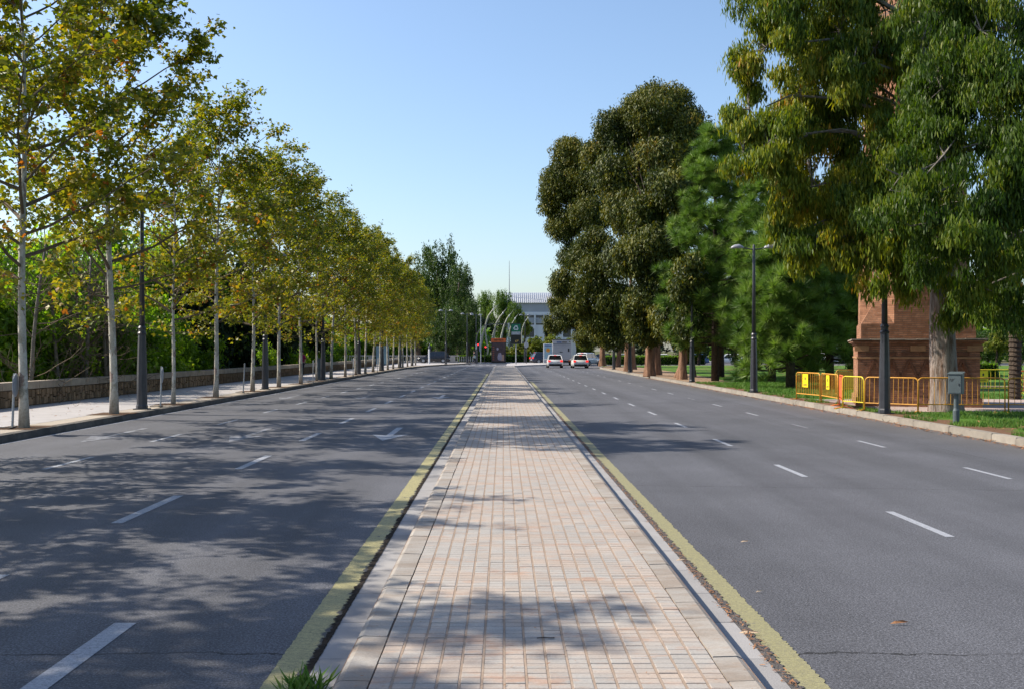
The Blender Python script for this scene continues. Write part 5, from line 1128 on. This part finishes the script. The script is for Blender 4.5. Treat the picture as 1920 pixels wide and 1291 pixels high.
# apartment block glimpsed on the right
D2 = 150; ab = empty('apartment_block', ((1640 - VX) * D2 / FPX, D2, 0), label='pale apartment block with dark balconies glimpsed left of the chimney top', cat='building')
H2 = EYE + (658 - 455) * D2 / FPX
MB().box((0, 6, H2 / 2), (14, 12, H2)).build('facade', 'building_white', ab)
for fl in range(6):
    for k in range(5): MB().box((-5.6 + k * 2.8, -.03, H2 - 1.6 - fl * 2.9 - .4), (1.9, .1, 1.5)).build('window', 'building_glass', ab)
    MB().box((0, -.5, H2 - 3.05 - fl * 2.9), (13.6, 1., .18)).build('balcony_slab', 'building_white', ab)
MB().box((0, 5.5, H2 + .15), (14.6, 13, .3)).build('roof_slab', 'building_grey', ab)
# statue on the bridge
stt = empty('bridge_statue', at(806, 680, 151)[:2] + (.1,), label='dark statue on a pedestal on the balustrade after the plane row', cat='statue')
MB().box((0, 0, .7), (.7, .7, 1.4)).build('pedestal', 'balustrade_stone', stt); MB().lathe([(.25, 1.4), (.32, 1.7), (.22, 2.1), (.3, 2.4), (.1, 2.6), (.13, 2.75), (.05, 2.95)], 10).build('figure', 'lamp_iron', stt, smooth=True)

# ------------------------------------------------------------------ people
def person(loc, rz, label, top, legs, s=1., bag=None):
    root = empty('person', loc, rz, label=label, cat='person'); root.scale = (s,) * 3
    J = {'pel': (0, 0, .95, .145), 'wa': (0, 0, 1.12, .13), 'ch': (0, .01, 1.36, .165), 'nk': (0, .02, 1.50, .06), 'hd0': (0, .03, 1.58, .085), 'hd1': (0, .03, 1.68, .095),
         'sl': (-.17, 0, 1.42, .07), 'el': (-.22, -.08, 1.16, .048), 'hl': (-.20, .06, .93, .035), 'sr': (.17, 0, 1.42, .07), 'er': (.22, .02, 1.15, .048), 'hr': (.21, .16, .95, .035),
         'tl': (-.09, 0, .88, .095), 'kl': (-.10, .14, .50, .062), 'al': (-.10, .10, .10, .042), 'fl': (-.10, .24, .04, .04), 'tr': (.09, 0, .88, .095), 'kr': (.10, -.02, .49, .062), 'ar': (.10, -.26, .14, .042), 'fr': (.10, -.15, .04, .04)}
    ks_ = list(J); E_ = [('pel', 'wa'), ('wa', 'ch'), ('ch', 'nk'), ('nk', 'hd0'), ('hd0', 'hd1'), ('ch', 'sl'), ('sl', 'el'), ('el', 'hl'), ('ch', 'sr'), ('sr', 'er'), ('er', 'hr'), ('pel', 'tl'), ('tl', 'kl'), ('kl', 'al'), ('al', 'fl'), ('pel', 'tr'), ('tr', 'kr'), ('kr', 'ar'), ('ar', 'fr')]
    def skin(nm, sub, m, extra=0.):
        idx = {k: i for i, k in enumerate(sub)}; me = bpy.data.meshes.new(nm); me.from_pydata([J[k][:3] for k in sub], [(idx[a], idx[b]) for a, b in E_ if a in idx and b in idx], []); o = link(nm, me, m, root)
        o.modifiers.new('Skin', 'SKIN'); 
        for i, k in enumerate(sub): r_ = J[k][3] + extra; me.skin_vertices[0].data[i].radius = (r_, r_ * .85)
        me.skin_vertices[0].data[0].use_root = True; o.modifiers.new('Sub', 'SUBSURF').levels = 1; o.modifiers['Sub'].render_levels = 2
        return o
    skin('body', ks_, 'skin'); skin('top', ['wa', 'pel', 'ch', 'sl', 'el', 'sr', 'er'], top, .022); skin('trousers', ['pel', 'tl', 'kl', 'al', 'tr', 'kr', 'ar'], legs, .018)
    MB().lathe([(.02, -.10), (.10, -.06), (.112, .02), (.09, .09), (.02, .12)], 14).build('hair', 'hair_dark', root, smooth=True).location = (0, -.005, 1.69)
    if bag: MB().box((.27, .05, .95), (.12, .3, .36), taper=.8).build('bag', bag, root, bevel=.03)
    return root
person((-13.2, 66.6, .15), R(160), 'walker in a dark magenta top half hidden behind the seventh plane trunk', 'cloth_magenta', 'cloth_dark', 1.0)
person(at(889, 681, 139)[:2] + (.15,), R(-80), 'pedestrian in dark clothes with a pale bag waiting at the left red traffic light', 'cloth_dark', 'cloth_dark', 1.0, 'cloth_pale')
